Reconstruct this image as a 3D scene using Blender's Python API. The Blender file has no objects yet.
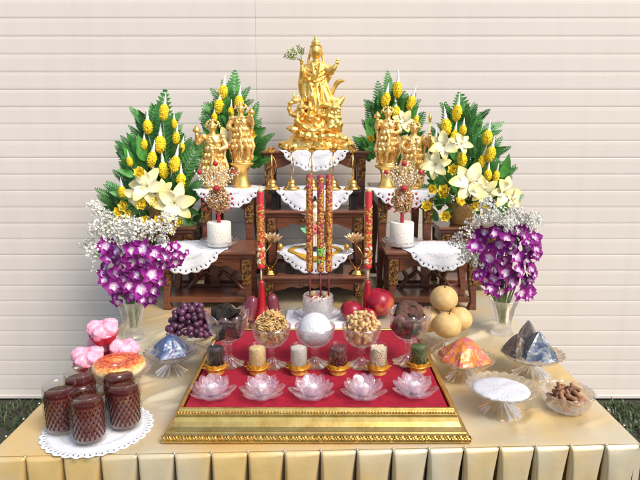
import bpy, math, random
from math import pi, sin, cos, tan, atan, radians as R, sqrt
from mathutils import Vector, Matrix, Euler, noise

random.seed(11)
sc = bpy.context.scene
C = sc.collection
PI = pi

# ------------------------------------------------------------------ camera model (photo pixels 640x480)
F, HZ, CZ = 580.0, 127.0, 1.434
TH = atan((240 - HZ) / F)
TZ = 0.75                                   # table height


def ray(px, py):
    a, b, c = (px - 320) / F, 1.0, (240 - py) / F
    return Vector((a, cos(TH) * b + sin(TH) * c, -sin(TH) * b + cos(TH) * c))


def onz(px, py, z):
    """point of the horizontal plane z seen at that photo pixel"""
    r = ray(px, py); t = (z - CZ) / r.z
    return Vector((r.x * t, r.y * t, z))


def ony(px, py, y):
    r = ray(px, py); t = y / r.y
    return Vector((r.x * t, y, CZ + r.z * t))


def mpp(y, z):
    return (y * cos(TH) + (CZ - z) * sin(TH)) / F


# ------------------------------------------------------------------ mesh builder
class MB:
    def __init__(s):
        s.v = []; s.f = []; s.g = []; s.sm = []

    def add(s, vs, fs, M=None, smooth=True, g=None):
        b = len(s.v)
        for i, p in enumerate(vs):
            p = Vector(p)
            s.v.append(M @ p if M else p)
            s.g.append(g[i] if g else 0.0)
        for f in fs:
            s.f.append(tuple(b + i for i in f)); s.sm.append(smooth)
        return s

    def box(s, x0, x1, y0, y1, z0, z1, M=None):
        vs = [(x, y, z) for x in (x0, x1) for y in (y0, y1) for z in (z0, z1)]
        fs = [(0, 1, 3, 2), (4, 6, 7, 5), (0, 4, 5, 1), (2, 3, 7, 6), (0, 2, 6, 4), (1, 5, 7, 3)]
        return s.add(vs, fs, M, False)

    def grid(s, nu, nv, fn, M=None, wrapu=False, smooth=True, g=None, flip=False):
        vs = []; gs = []
        for i in range(nu):
            for j in range(nv):
                u, v = i / (nu if wrapu else nu - 1), j / (nv - 1)
                vs.append(fn(u, v)); gs.append(g(u, v) if g else 0.0)
        fs = []
        for i in range(nu if wrapu else nu - 1):
            i2 = (i + 1) % nu
            for j in range(nv - 1):
                q = (i * nv + j, i2 * nv + j, i2 * nv + j + 1, i * nv + j + 1)
                fs.append(q[::-1] if flip else q)
        return s.add(vs, fs, M, smooth, gs)

    def lathe(s, prof, segs=32, M=None, rf=None, smooth=True, closed=False, caps=True, gz=None):
        n = len(prof); vs = []; gs = []
        for k in range(segs):
            t = 2 * PI * k / segs
            for i, (r, z) in enumerate(prof):
                if rf:
                    q = rf(t, r, z, i)
                    rr, zz = q if isinstance(q, tuple) else (q, z)
                else:
                    rr, zz = r, z
                vs.append((rr * cos(t), rr * sin(t), zz)); gs.append(gz(t, r, z) if gz else 0.0)
        fs = []
        for k in range(segs):
            k2 = (k + 1) % segs
            for i in range(n if closed else n - 1):
                i2 = (i + 1) % n
                fs.append((k * n + i, k2 * n + i, k2 * n + i2, k * n + i2))
        if caps and not closed:
            fs.append(tuple(k * n for k in range(segs))[::-1])
            fs.append(tuple(k * n + n - 1 for k in range(segs)))
        return s.add(vs, fs, M, smooth, gs)

    def tube(s, path, rad, segs=8, M=None, caps=True, g=None):
        path = [Vector(p) for p in path]; n = len(path)
        rs = rad if isinstance(rad, (list, tuple)) else [rad] * n
        vs = []; gs = []
        up = Vector((0, 0, 1)); prev = None
        for i, p in enumerate(path):
            d = (path[min(i + 1, n - 1)] - path[max(i - 1, 0)])
            if d.length < 1e-9: d = Vector((0, 0, 1))
            d.normalize()
            if prev is None:
                a = d.orthogonal().normalized()
            else:
                a = prev - d * prev.dot(d)
                a = a.normalized() if a.length > 1e-6 else d.orthogonal().normalized()
            prev = a; b = d.cross(a)
            for k in range(segs):
                t = 2 * PI * k / segs
                vs.append(p + (a * cos(t) + b * sin(t)) * rs[i]); gs.append(i / (n - 1) if g else 0.0)
        fs = []
        for i in range(n - 1):
            for k in range(segs):
                k2 = (k + 1) % segs
                fs.append((i * segs + k, i * segs + k2, (i + 1) * segs + k2, (i + 1) * segs + k))
        if caps:
            fs.append(tuple(range(segs))[::-1]); fs.append(tuple((n - 1) * segs + k for k in range(segs)))
        return s.add(vs, fs, M, True, gs)

    def ball(s, c, r, M=None, nu=14, nv=9, amp=0.0, fr=1.0, seed=0.0, rot=None, gfun=None):
        rx, ry, rz = r if isinstance(r, (tuple, list)) else (r, r, r)
        c = Vector(c); vs = []; gs = []
        E = Euler(rot).to_matrix() if rot else None
        for j in range(nv + 1):
            ph = PI * j / nv
            for i in range(nu):
                t = 2 * PI * i / nu
                d = Vector((sin(ph) * cos(t), sin(ph) * sin(t), cos(ph)))
                k = 1.0
                if amp: k += amp * noise.noise(d * fr + Vector((seed, seed * 1.7, -seed)))
                p = Vector((d.x * rx * k, d.y * ry * k, d.z * rz * k))
                if E: p = E @ p
                vs.append(c + p); gs.append(gfun(d) if gfun else 0.0)
        fs = []
        for j in range(nv):
            for i in range(nu):
                i2 = (i + 1) % nu
                fs.append((j * nu + i, (j + 1) * nu + i, (j + 1) * nu + i2, j * nu + i2))
        return s.add(vs, fs, M, True, gs)

    def loft(s, rings, segs=28, M=None):
        """rings: (cx,cy,cz,rx,ry[,fold,nf,phase])"""
        vs = []
        for q in rings:
            cx, cy, cz, rx, ry = q[:5]
            fo, nf, ph = (list(q[5:]) + [0, 0, 0])[:3]
            for k in range(segs):
                t = 2 * PI * k / segs
                m = 1 + fo * sin(nf * t + ph)
                vs.append((cx + rx * m * cos(t), cy + ry * m * sin(t), cz))
        fs = []; n = len(rings)
        for i in range(n - 1):
            for k in range(segs):
                k2 = (k + 1) % segs
                fs.append((i * segs + k, i * segs + k2, (i + 1) * segs + k2, (i + 1) * segs + k))
        fs.append(tuple(range(segs))[::-1]); fs.append(tuple((n - 1) * segs + k for k in range(segs)))
        return s.add(vs, fs, M)

    def prism(s, pts, y0, y1, M=None, smooth=False):
        """outline in x,z extruded along y"""
        n = len(pts)
        vs = [(x, y0, z) for x, z in pts] + [(x, y1, z) for x, z in pts]
        fs = [tuple(range(n)), tuple(range(n, 2 * n))[::-1]]
        for i in range(n):
            j = (i + 1) % n
            fs.append((i, i + n, j + n, j))
        return s.add(vs, fs, M, smooth)

    def petal(s, L, W, M=None, cup=0.25, bend=0.3, p=0.8, nu=8, nv=5, tip=1.0, wave=0.0, g0=0.0):
        def fn(u, v):
            t = 2 * v - 1
            w = W * (max(0.0, sin(PI * (u ** p))) ** tip) * 0.5 + 0.03 * W * (1 - u)
            z = bend * L * u * u + cup * W * t * t * sin(PI * min(u, 1)) + wave * W * sin(9 * u + 3 * t) * t * t
            return (t * w, L * u, z)
        return s.grid(nu, nv, fn, M, g=lambda u, v: g0 + (1 - g0) * u)

    def solidpetal(s, L, W, T, M=None, bend=0.35, nu=12, nv=8):
        """solid lens shaped petal, length along +y"""
        vs = []
        for j in range(nv + 1):
            a = PI * j / nv
            for i in range(nu):
                t = 2 * PI * i / nu
                y = L * 0.5 * (1 - cos(a))
                u = y / L
                w = W * 0.5 * max(0, sin(PI * u ** 1.1)) ** 0.58
                h = T * 0.5 * max(0, sin(PI * u)) ** 0.6
                x = w * cos(t)
                vs.append((x, y, h * sin(t) + bend * L * u * u + 0.5 * x * x / max(W, 1e-6)))
        fs = []
        for j in range(nv):
            for i in range(nu):
                i2 = (i + 1) % nu
                fs.append((j * nu + i, (j + 1) * nu + i, (j + 1) * nu + i2, j * nu + i2))
        return s.add(vs, fs, M, smooth=False)

    def mesh(s, name, m):
        me = bpy.data.meshes.new(name)
        me.from_pydata([tuple(v) for v in s.v], [], s.f)
        me.polygons.foreach_set('use_smooth', s.sm)
        if any(s.g):
            at = me.attributes.new('grad', 'FLOAT', 'POINT'); at.data.foreach_set('value', s.g)
        if m: me.materials.append(m)
        me.update()
        return me

    def build(s, name, m, parent=None, loc=None, rot=None, bevel=0, solid=0, remesh=0, disp=None, sub=0):
        o = bpy.data.objects.new(name, s.mesh(name, m)); C.objects.link(o)
        if parent: o.parent = parent
        if loc is not None: o.location = loc
        if rot is not None: o.rotation_euler = rot
        if remesh:
            md = o.modifiers.new('r', 'REMESH'); md.mode = 'VOXEL'; md.voxel_size = remesh; md.use_smooth_shade = True
            md = o.modifiers.new('s', 'SMOOTH'); md.factor = 0.5; md.iterations = 2
        if disp:
            tx = bpy.data.textures.new(name, 'CLOUDS'); tx.noise_scale = disp[1]; tx.noise_depth = 3
            md = o.modifiers.new('d', 'DISPLACE'); md.texture = tx; md.strength = disp[0]; md.mid_level = 0.5
            md.texture_coords = 'LOCAL'
        if solid:
            md = o.modifiers.new('t', 'SOLIDIFY'); md.thickness = solid; md.offset = 1
        if bevel:
            md = o.modifiers.new('b', 'BEVEL'); md.width = bevel; md.segments = 2; md.limit_method = 'ANGLE'; md.angle_limit = R(40)
        if sub:
            md = o.modifiers.new('u', 'SUBSURF'); md.levels = sub; md.render_levels = sub
        return o


def TM(loc=(0, 0, 0), rot=(0, 0, 0), sc_=1.0):
    s = sc_ if isinstance(sc_, (tuple, list)) else (sc_,) * 3
    return Matrix.LocRotScale(Vector(loc), Euler(rot), Vector(s))


def tag(o, label, cat, group=None, kind=None):
    o['label'] = label; o['category'] = cat
    if group: o['group'] = group
    if kind: o['kind'] = kind
    return o


def thing(name, label, cat, loc=(0, 0, 0), group=None, rz=0.0):
    o = bpy.data.objects.new(name, None); C.objects.link(o)
    o.empty_display_size = 0.02
    o.location = loc; o.rotation_euler = (0, 0, rz)
    return tag(o, label, cat, group)


KIDS = {}


def link_copy(o, name=None, parent=None, loc=None, rot=None, scale=None):
    c = o.copy(); C.objects.link(c)
    if parent is not None: c.parent = parent
    if loc is not None: c.location = loc
    if rot is not None: c.rotation_euler = rot
    if scale is not None: c.scale = scale if isinstance(scale, (tuple, list)) else (scale,) * 3
    return c


def obj_from(me, name, parent=None, loc=(0, 0, 0), rot=(0, 0, 0), scale=1.0):
    o = bpy.data.objects.new(name, me); C.objects.link(o)
    if parent: o.parent = parent
    o.location = loc; o.rotation_euler = rot
    o.scale = scale if isinstance(scale, (tuple, list)) else (scale,) * 3
    return o


def copy_tree(o, loc=None, rz=None, label=None, parent=None, scale=None):
    c = o.copy(); C.objects.link(c)
    if parent is not None: c.parent = parent
    if loc is not None: c.location = loc
    if rz is not None: c.rotation_euler = (0, 0, rz)
    if label: c['label'] = label
    if scale is not None: c.scale = (scale,) * 3
    for ch in [x for x in sc.objects if x.parent == o]:
        copy_tree(ch, parent=c)
    return c


def structure(o):
    o['kind'] = 'structure'; return o


# ------------------------------------------------------------------ materials
def nodes(name):
    m = bpy.data.materials.new(name); m.use_nodes = True
    nt = m.node_tree; nt.nodes.clear()
    out = nt.nodes.new('ShaderNodeOutputMaterial')
    return m, nt, out


def mat(name, col, rough=0.5, metal=0.0, var=None, bump=None, trans=0.0, sheen=0.0, coat=0.0, sss=0.0, grad=None,
        rnd=0.0, spec=0.5, ior=1.45, rvar=0.0, stretch=None, gradnoise=0.0, coord='Object'):
    m, nt, out = nodes(name); N = nt.nodes; Lk = nt.links
    b = N.new('ShaderNodeBsdfPrincipled'); Lk.new(b.outputs[0], out.inputs[0])
    c4 = (*col, 1)
    b.inputs['Base Color'].default_value = c4
    b.inputs['Roughness'].default_value = rough; b.inputs['Metallic'].default_value = metal
    b.inputs['Specular IOR Level'].default_value = spec; b.inputs['IOR'].default_value = ior
    b.inputs['Transmission Weight'].default_value = trans
    b.inputs['Sheen Weight'].default_value = sheen; b.inputs['Coat Weight'].default_value = coat
    if sss:
        b.inputs['Subsurface Weight'].default_value = sss; b.inputs['Subsurface Radius'].default_value = (0.01, 0.006, 0.004)
        b.inputs['Subsurface Scale'].default_value = 0.6
    tc = N.new('ShaderNodeTexCoord'); vec = tc.outputs[coord]
    if stretch:
        mp = N.new('ShaderNodeMapping'); mp.inputs['Scale'].default_value = stretch
        Lk.new(vec, mp.inputs[0]); vec = mp.outputs[0]
    colout = None
    if grad:
        at = N.new('ShaderNodeAttribute'); at.attribute_name = 'grad'
        rp = N.new('ShaderNodeValToRGB'); e = rp.color_ramp.elements
        while len(e) < len(grad): e.new(0.5)
        for el, (p, cc) in zip(e, grad): el.position = p; el.color = (*cc, 1)
        fac = at.outputs['Fac']
        if gradnoise:
            nz = N.new('ShaderNodeTexNoise'); nz.inputs['Scale'].default_value = 140; Lk.new(tc.outputs['Object'], nz.inputs[0])
            ma = N.new('ShaderNodeMath'); ma.operation = 'MULTIPLY_ADD'; ma.inputs[1].default_value = gradnoise
            Lk.new(nz.outputs[0], ma.inputs[0]); Lk.new(fac, ma.inputs[2])
            sb = N.new('ShaderNodeMath'); sb.operation = 'SUBTRACT'; sb.inputs[1].default_value = gradnoise * 0.5
            Lk.new(ma.outputs[0], sb.inputs[0]); fac = sb.outputs[0]
        Lk.new(fac, rp.inputs[0]); colout = rp.outputs[0]
    if var:
        scale, c2, lo, hi = var
        nz = N.new('ShaderNodeTexNoise'); nz.inputs['Scale'].default_value = scale; nz.inputs['Detail'].default_value = 5
        Lk.new(vec, nz.inputs[0])
        rp = N.new('ShaderNodeValToRGB'); rp.color_ramp.elements[0].position = lo; rp.color_ramp.elements[1].position = hi
        Lk.new(nz.outputs[0], rp.inputs[0])
        mx = N.new('ShaderNodeMix'); mx.data_type = 'RGBA'
        Lk.new(rp.outputs[0], mx.inputs[0])
        if colout: Lk.new(colout, mx.inputs[6])
        else: mx.inputs[6].default_value = c4
        mx.inputs[7].default_value = (*c2, 1)
        colout = mx.outputs[2]
    if rnd:
        oi = N.new('ShaderNodeObjectInfo')
        hs = N.new('ShaderNodeHueSaturation')
        mr = N.new('ShaderNodeMapRange'); mr.inputs[3].default_value = 1 - rnd; mr.inputs[4].default_value = 1 + rnd
        Lk.new(oi.outputs['Random'], mr.inputs[0]); Lk.new(mr.outputs[0], hs.inputs['Value'])
        if colout: Lk.new(colout, hs.inputs['Color'])
        else: hs.inputs['Color'].default_value = c4
        colout = hs.outputs[0]
    if colout: Lk.new(colout, b.inputs['Base Color'])
    if rvar:
        nz = N.new('ShaderNodeTexNoise'); nz.inputs['Scale'].default_value = 9; Lk.new(vec, nz.inputs[0])
        mr = N.new('ShaderNodeMapRange'); mr.inputs[3].default_value = rough - rvar; mr.inputs[4].default_value = rough + rvar
        Lk.new(nz.outputs[0], mr.inputs[0]); Lk.new(mr.outputs[0], b.inputs['Roughness'])
    if bump:
        for k, (scale, st) in enumerate([bump] if not isinstance(bump[0], tuple) else bump):
            nz = N.new('ShaderNodeTexNoise'); nz.inputs['Scale'].default_value = scale; nz.inputs['Detail'].default_value = 4
            Lk.new(vec, nz.inputs[0])
            bp = N.new('ShaderNodeBump'); bp.inputs['Strength'].default_value = st; bp.inputs['Distance'].default_value = 0.01
            Lk.new(nz.outputs[0], bp.inputs['Height'])
            if k: Lk.new(last.outputs[0], bp.inputs['Normal'])
            last = bp
        Lk.new(last.outputs[0], b.inputs['Normal'])
    return m


def glassmat(name, tint=(0.95, 0.97, 0.97), rough=0.02, refr=0.0, ior=1.45, bump=None, catchlight=0.0, refl=0.07, edge=0.75, catchlight_col=(0.86, 0.86, 0.88)):
    """clear glass: thin-walled part (straight-through + reflection), refracting part, a little diffuse white imitating light caught in the cuts"""
    m, nt, out = nodes(name); N = nt.nodes; Lk = nt.links
    t = N.new('ShaderNodeBsdfTransparent'); t.inputs['Color'].default_value = (*tint, 1)
    gl = N.new('ShaderNodeBsdfGlossy'); gl.inputs['Roughness'].default_value = rough; gl.inputs['Color'].default_value = (0.98, 0.98, 1, 1)
    lw = N.new('ShaderNodeLayerWeight'); lw.inputs['Blend'].default_value = 0.5
    pw = N.new('ShaderNodeMath'); pw.operation = 'POWER'; pw.inputs[1].default_value = 3.5; Lk.new(lw.outputs['Facing'], pw.inputs[0])
    ma = N.new('ShaderNodeMath'); ma.operation = 'MULTIPLY_ADD'; ma.inputs[1].default_value = edge; ma.inputs[2].default_value = refl
    Lk.new(pw.outputs[0], ma.inputs[0])
    mx = N.new('ShaderNodeMixShader'); Lk.new(ma.outputs[0], mx.inputs[0]); Lk.new(t.outputs[0], mx.inputs[1]); Lk.new(gl.outputs[0], mx.inputs[2])
    last = mx; need = [lw, gl]
    if refr:
        g = N.new('ShaderNodeBsdfGlass'); g.inputs['Color'].default_value = (1, 1, 1, 1); g.inputs['Roughness'].default_value = rough
        g.inputs['IOR'].default_value = ior; need.append(g)
        m2 = N.new('ShaderNodeMixShader'); m2.inputs[0].default_value = refr
        Lk.new(last.outputs[0], m2.inputs[1]); Lk.new(g.outputs[0], m2.inputs[2]); last = m2
    if catchlight:
        df = N.new('ShaderNodeBsdfDiffuse'); df.inputs[0].default_value = (*catchlight_col, 1); tr = N.new('ShaderNodeBsdfTranslucent'); tr.inputs[0].default_value = (*catchlight_col, 1)
        a = N.new('ShaderNodeMixShader'); Lk.new(df.outputs[0], a.inputs[1]); Lk.new(tr.outputs[0], a.inputs[2])
        m3 = N.new('ShaderNodeMixShader'); m3.inputs[0].default_value = catchlight
        Lk.new(last.outputs[0], m3.inputs[1]); Lk.new(a.outputs[0], m3.inputs[2]); last = m3
    Lk.new(last.outputs[0], out.inputs[0])
    if bump:
        tc = N.new('ShaderNodeTexCoord'); nz = N.new('ShaderNodeTexVoronoi'); nz.inputs['Scale'].default_value = bump[0]
        Lk.new(tc.outputs['Object'], nz.inputs[0])
        bp = N.new('ShaderNodeBump'); bp.inputs['Strength'].default_value = bump[1]; bp.inputs['Distance'].default_value = 0.004
        Lk.new(nz.outputs['Distance'], bp.inputs['Height'])
        for n_ in need: Lk.new(bp.outputs[0], n_.inputs['Normal'])
    return m


def shard(name, cols, rough=0.34, metal=0.1, scale=25, coat=0.12):
    """coloured iridescent film: voronoi patches of colour"""
    m, nt, out = nodes(name); N = nt.nodes; Lk = nt.links
    b = N.new('ShaderNodeBsdfPrincipled'); Lk.new(b.outputs[0], out.inputs[0])
    b.inputs['Roughness'].default_value = rough; b.inputs['Metallic'].default_value = metal; b.inputs['Coat Weight'].default_value = coat
    tc = N.new('ShaderNodeTexCoord'); nz = N.new('ShaderNodeTexNoise'); nz.inputs['Scale'].default_value = scale
    nz.inputs['Detail'].default_value = 4; nz.inputs['Distortion'].default_value = 1.2
    Lk.new(tc.outputs['Object'], nz.inputs[0])
    rp = N.new('ShaderNodeValToRGB'); e = rp.color_ramp.elements
    while len(e) < len(cols): e.new(0.5)
    for i, (el, c) in enumerate(zip(e, cols)): el.position = 0.28 + 0.44 * i / (len(cols) - 1); el.color = (*c, 1)
    Lk.new(nz.outputs[0], rp.inputs[0]); Lk.new(rp.outputs[0], b.inputs['Base Color'])
    bp = N.new('ShaderNodeBump'); bp.inputs['Strength'].default_value = 0.35; bp.inputs['Distance'].default_value = 0.006
    Lk.new(nz.outputs[0], bp.inputs['Height']); Lk.new(bp.outputs[0], b.inputs['Normal'])
    return m


M = {}
M['siding'] = mat('siding', (0.665, 0.605, 0.545), 0.55, var=(1.3, (0.625, 0.57, 0.52), 0.3, 0.8), bump=((60, 0.02), (1.2, 0.06)), stretch=(0.35, 1, 1.6))
_nt = M['siding'].node_tree; _b = _nt.nodes['Principled BSDF']                 # faint weather streaks
_src = _b.inputs['Base Color'].links[0].from_socket
_tc = _nt.nodes.new('ShaderNodeTexCoord'); _mp = _nt.nodes.new('ShaderNodeMapping'); _mp.inputs['Scale'].default_value = (9, 1, 0.5)
_nz = _nt.nodes.new('ShaderNodeTexNoise'); _nz.inputs['Scale'].default_value = 1.6; _nz.inputs['Detail'].default_value = 6
_mr = _nt.nodes.new('ShaderNodeMapRange'); _mr.inputs[1].default_value = 0.45; _mr.inputs[2].default_value = 0.75; _mr.inputs[3].default_value = 1.0; _mr.inputs[4].default_value = 0.965
_hs = _nt.nodes.new('ShaderNodeHueSaturation')
_nt.links.new(_tc.outputs['Object'], _mp.inputs[0]); _nt.links.new(_mp.outputs[0], _nz.inputs[0]); _nt.links.new(_nz.outputs[0], _mr.inputs[0])
_nt.links.new(_mr.outputs[0], _hs.inputs['Value']); _nt.links.new(_src, _hs.inputs['Color']); _nt.links.new(_hs.outputs[0], _b.inputs['Base Color'])
M['soil'] = mat('soil', (0.05, 0.045, 0.035), 0.95, var=(6, (0.025, 0.04, 0.015), 0.4, 0.65), bump=(30, 0.8))
M['grass'] = mat('grass', (0.035, 0.085, 0.022), 0.6, var=(14, (0.11, 0.11, 0.05), 0.4, 0.7))
M['satin'] = mat('gold satin', (0.66, 0.465, 0.19), 0.33, metal=0.33, sheen=0.25, var=(3.4, (0.59, 0.52, 0.37), 0.40, 0.60), bump=((5, 0.3), (26, 0.14), (300, 0.05)), rvar=0.1)  # paler noise patches paint in the two-tone sheen of shot silk
_b = M['satin'].node_tree.nodes['Principled BSDF']; _b.inputs['Sheen Tint'].default_value = (0.75, 0.82, 0.78, 1); _b.inputs['Sheen Roughness'].default_value = 0.35
M['pin'] = mat('pin metal', (0.75, 0.72, 0.66), 0.3, 1.0)
M['wood'] = mat('altar wood', (0.16, 0.052, 0.024), 0.33, var=(14, (0.085, 0.026, 0.014), 0.35, 0.7), bump=(50, 0.06), stretch=(1, 4, 6), coat=0.25)
M['woodtop'] = mat('altar wood top', (0.21, 0.078, 0.038), 0.3, var=(12, (0.13, 0.044, 0.022), 0.35, 0.7), bump=(40, 0.05), stretch=(1, 5, 5), coat=0.3)
M['carving'] = mat('gilded carving', (0.36, 0.19, 0.05), 0.5, 0.5, var=(90, (0.08, 0.028, 0.012), 0.38, 0.58), bump=(120, 0.4))
M['blackwood'] = mat('black lacquer', (0.012, 0.011, 0.013), 0.22, coat=0.5)
M['gold'] = mat('statue gold', (0.93, 0.64, 0.19), 0.34, 0.88, var=(30, (0.80, 0.46, 0.09), 0.38, 0.7), rvar=0.08)
M['gold2'] = mat('guardian gold', (0.93, 0.67, 0.26), 0.37, 0.75, var=(70, (0.66, 0.33, 0.07), 0.42, 0.7), rvar=0.08)
M['brass'] = mat('brass', (0.78, 0.50, 0.15), 0.22, 1.0, var=(40, (0.62, 0.36, 0.09), 0.4, 0.7))
M['cupgold'] = mat('bright gilt petals', (0.93, 0.66, 0.17), 0.34, 0.65, var=(80, (0.80, 0.48, 0.08), 0.42, 0.7))
M['lotusgold'] = mat('lotus lamp gold', (0.83, 0.57, 0.25), 0.35, 0.8, grad=[(0.0, (0.70, 0.40, 0.10)), (1.0, (0.9, 0.72, 0.5))])
M['frame'] = mat('gilt frame', (0.80, 0.55, 0.17), 0.24, 0.95, var=(35, (0.66, 0.40, 0.10), 0.4, 0.7), bump=(90, 0.04))
M['frameorn'] = mat('gilt frame ornament', (0.60, 0.36, 0.09), 0.36, 0.9, var=(120, (0.28, 0.14, 0.03), 0.45, 0.65), bump=(160, 0.3))
M['carpet'] = mat('crimson velvet', (0.33, 0.003, 0.022), 0.9, spec=0.15, sheen=0.06, var=(60, (0.25, 0.002, 0.016), 0.4, 0.7), bump=(500, 0.25))
M['doily'] = mat('white doily', (0.7, 0.71, 0.74), 0.8, grad=[(0.0, (.7, .71, .74)), (0.30, (.7, .71, .74)), (0.34, (.50, .52, .57)), (0.38, (.7, .71, .74)), (0.60, (.7, .71, .74)), (0.64, (.50, .52, .57)), (0.70, (.68, .69, .72)), (0.84, (.7, .71, .74)), (0.88, (.54, .55, .60)), (0.93, (.72, .73, .76)), (1.0, (.74, .75, .77))], gradnoise=0.06, var=(150, (0.70, 0.71, 0.75), 0.52, 0.6), bump=((300, 0.22),))
M['goldband'] = mat('gold braid', (0.80, 0.47, 0.05), 0.5, 0.3, var=(200, (0.5, 0.27, 0.03), 0.4, 0.6), bump=(300, 0.5))
M['wax'] = mat('white sparkling wax', (0.80, 0.77, 0.70), 0.5, sss=0.2, bump=(260, 0.5), var=(160, (0.72, 0.68, 0.58), 0.4, 0.65))
M['tealight'] = mat('tealight wax', (0.86, 0.86, 0.88), 0.4, sss=0.3)
M['glass'] = glassmat('clear glass', (0.985, 0.99, 0.985), 0.02, refl=0.025, edge=0.28)
M['tumblerglass'] = glassmat('tumbler glass', (0.97, 0.965, 0.94), 0.02, refl=0.03, edge=0.40)
M['cupglass'] = glassmat('small cup glass', (0.985, 0.99, 0.985), 0.02, refl=0.04, edge=0.55)
M['potcrystal'] = glassmat('bright diamond crystal', (0.98, 0.975, 0.985), 0.02, refr=0.30, ior=1.45, catchlight=0.16, refl=0.10, edge=0.9)  # diffuse white mixed in so the clear crystal looks lit
M['crystal'] = glassmat('cut crystal', (0.985, 0.975, 0.985), 0.015, refr=0.26, ior=1.45, catchlight=0.015, refl=0.07, edge=0.85)
M['crystal_velvet_tint'] = glassmat('velvet-reflection tinted crystal', (0.998, 0.982, 0.988), 0.01, refr=0.14, ior=1.42, catchlight=0.0, refl=0.12, edge=1.0, catchlight_col=(0.92, 0.84, 0.88))  # pink tint stands for red velvet reflected in clear crystal
M['amberglass'] = glassmat('aged clear glass', (0.97, 0.96, 0.92), 0.02, refr=0.55, ior=1.47, catchlight=0.02, refl=0.07, edge=0.8, catchlight_col=(0.80, 0.77, 0.68))
M['redlac'] = mat('red lacquer', (0.34, 0.008, 0.018), 0.25, coat=0.4)
M['redwax'] = mat('red candle wax', (0.46, 0.012, 0.018), 0.4, coat=0.2)
M['stick'] = mat('pale wood stick', (0.62, 0.42, 0.25), 0.6)
M['darkstick'] = mat('dark incense stem', (0.14, 0.02, 0.03), 0.6)
M['joss'] = mat('incense paste', (0.30, 0.035, 0.05), 0.55, bump=(90, 0.2))
M['jossgold'] = mat('dragon relief gilt', (0.62, 0.34, 0.07), 0.42, 0.45, var=(120, (0.42, 0.12, 0.03), 0.45, 0.65))
M['jossgreen'] = mat('green relief', (0.15, 0.42, 0.06), 0.5)
M['white'] = mat('white flower', (0.74, 0.73, 0.66), 0.75, rnd=0.15)
M['sage'] = mat('sage stem', (0.16, 0.24, 0.09), 0.6)
M['orchid'] = mat('orchid petal', (0.3, 0.01, 0.25), 0.55, spec=0.3, sheen=0.05, grad=[(0.0, (0.80, 0.70, 0.80)), (0.24, (0.62, 0.34, 0.60)), (0.40, (0.25, 0.012, 0.21)), (1.0, (0.16, 0.004, 0.14))], gradnoise=0.12, rnd=0.3)
M['orchidlip'] = mat('orchid lip', (0.8, 0.7, 0.78), 0.45, grad=[(0.0, (0.85, 0.82, 0.76)), (0.6, (0.75, 0.45, 0.68)), (1.0, (0.22, 0.01, 0.19))])
M['fern'] = mat('fern', (0.032, 0.16, 0.034), 0.5, var=(7, (0.085, 0.28, 0.05), 0.4, 0.7), rnd=0.3)
M['leaf'] = mat('broad leaf', (0.085, 0.30, 0.05), 0.42, var=(5, (0.035, 0.15, 0.03), 0.4, 0.7), rnd=0.3)
M['yellow'] = mat('yellow bud', (0.86, 0.58, 0.012), 0.65, bump=(6, 0.12), var=(8, (0.88, 0.68, 0.03), 0.4, 0.65), rnd=0.06, sss=0.0)
M['whitetip'] = mat('white bud tip', (0.85, 0.84, 0.79), 0.6)
M['lily'] = mat('cream lily', (0.85, 0.8, 0.5), 0.5, sheen=0.2, grad=[(0.0, (0.80, 0.78, 0.55)), (0.45, (0.88, 0.83, 0.52)), (1.0, (0.87, 0.72, 0.20))], rnd=0.06)
M['rose'] = mat('yellow rosette', (0.80, 0.58, 0.06), 0.6, grad=[(0.0, (0.78, 0.60, 0.03)), (1.0, (0.90, 0.74, 0.09))], rnd=0.08)
M['anther'] = mat('lily anther', (0.55, 0.45, 0.15), 0.6)
M['pot'] = mat('woven pot', (0.45, 0.26, 0.08), 0.5, 0.2, bump=(80, 0.6))
M['glitter'] = mat('gold glitter', (0.80, 0.62, 0.36), 0.34, 0.6, var=(150, (0.55, 0.24, 0.10), 0.42, 0.6), bump=(300, 0.4))
M['palesprig'] = mat('pale gold sprig', (0.80, 0.70, 0.52), 0.45, 0.3)
M['berry'] = mat('red berry', (0.42, 0.008, 0.02), 0.4, bump=(300, 0.4), coat=0.3)
M['pinkcake'] = mat('pink steamed cake', (0.82, 0.30, 0.42), 0.85, sss=0.1, var=(3, (0.87, 0.50, 0.59), 0.4, 0.65), bump=((5, 0.3), (14, 0.3)))
M['redpaper'] = mat('red paper cup', (0.50, 0.012, 0.035), 0.5)
M['bun'] = mat('glazed bun', (0.8, 0.5, 0.2), 0.38, grad=[(0.0, (0.84, 0.76, 0.62)), (0.45, (0.82, 0.60, 0.30)), (0.72, (0.76, 0.36, 0.09)), (0.90, (0.62, 0.13, 0.03)), (1.0, (0.40, 0.035, 0.015))], gradnoise=0.75, bump=((50, 0.25), (160, 0.2)), coat=0.3)
M['drink'] = mat('dark red drink', (0.055, 0.007, 0.008), 0.25, spec=0.25, grad=[(0.0, (0.06, 0.008, 0.008)), (0.02, (0.20, 0.05, 0.03)), (0.2, (0.06, 0.008, 0.007)), (1.0, (0.016, 0.002, 0.003))])
M['grape'] = mat('grape', (0.055, 0.012, 0.035), 0.38, var=(2.0, (0.17, 0.07, 0.13), 0.45, 0.75), rnd=0.5, coat=0.1)
M['mushroom'] = mat('dried black mushroom', (0.012, 0.008, 0.006), 0.7, spec=0.3, var=(40, (0.035, 0.02, 0.014), 0.45, 0.7), bump=((60, 0.6), (200, 0.4)), rnd=0.3)
M['mushbrown'] = mat('dried brown mushroom', (0.085, 0.033, 0.018), 0.7, var=(30, (0.035, 0.014, 0.009), 0.42, 0.65), bump=((50, 0.5), (160, 0.4)), rnd=0.3)
M['shreds'] = mat('dried golden shreds', (0.52, 0.31, 0.10), 0.7, var=(60, (0.66, 0.46, 0.22), 0.4, 0.65))
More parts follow.
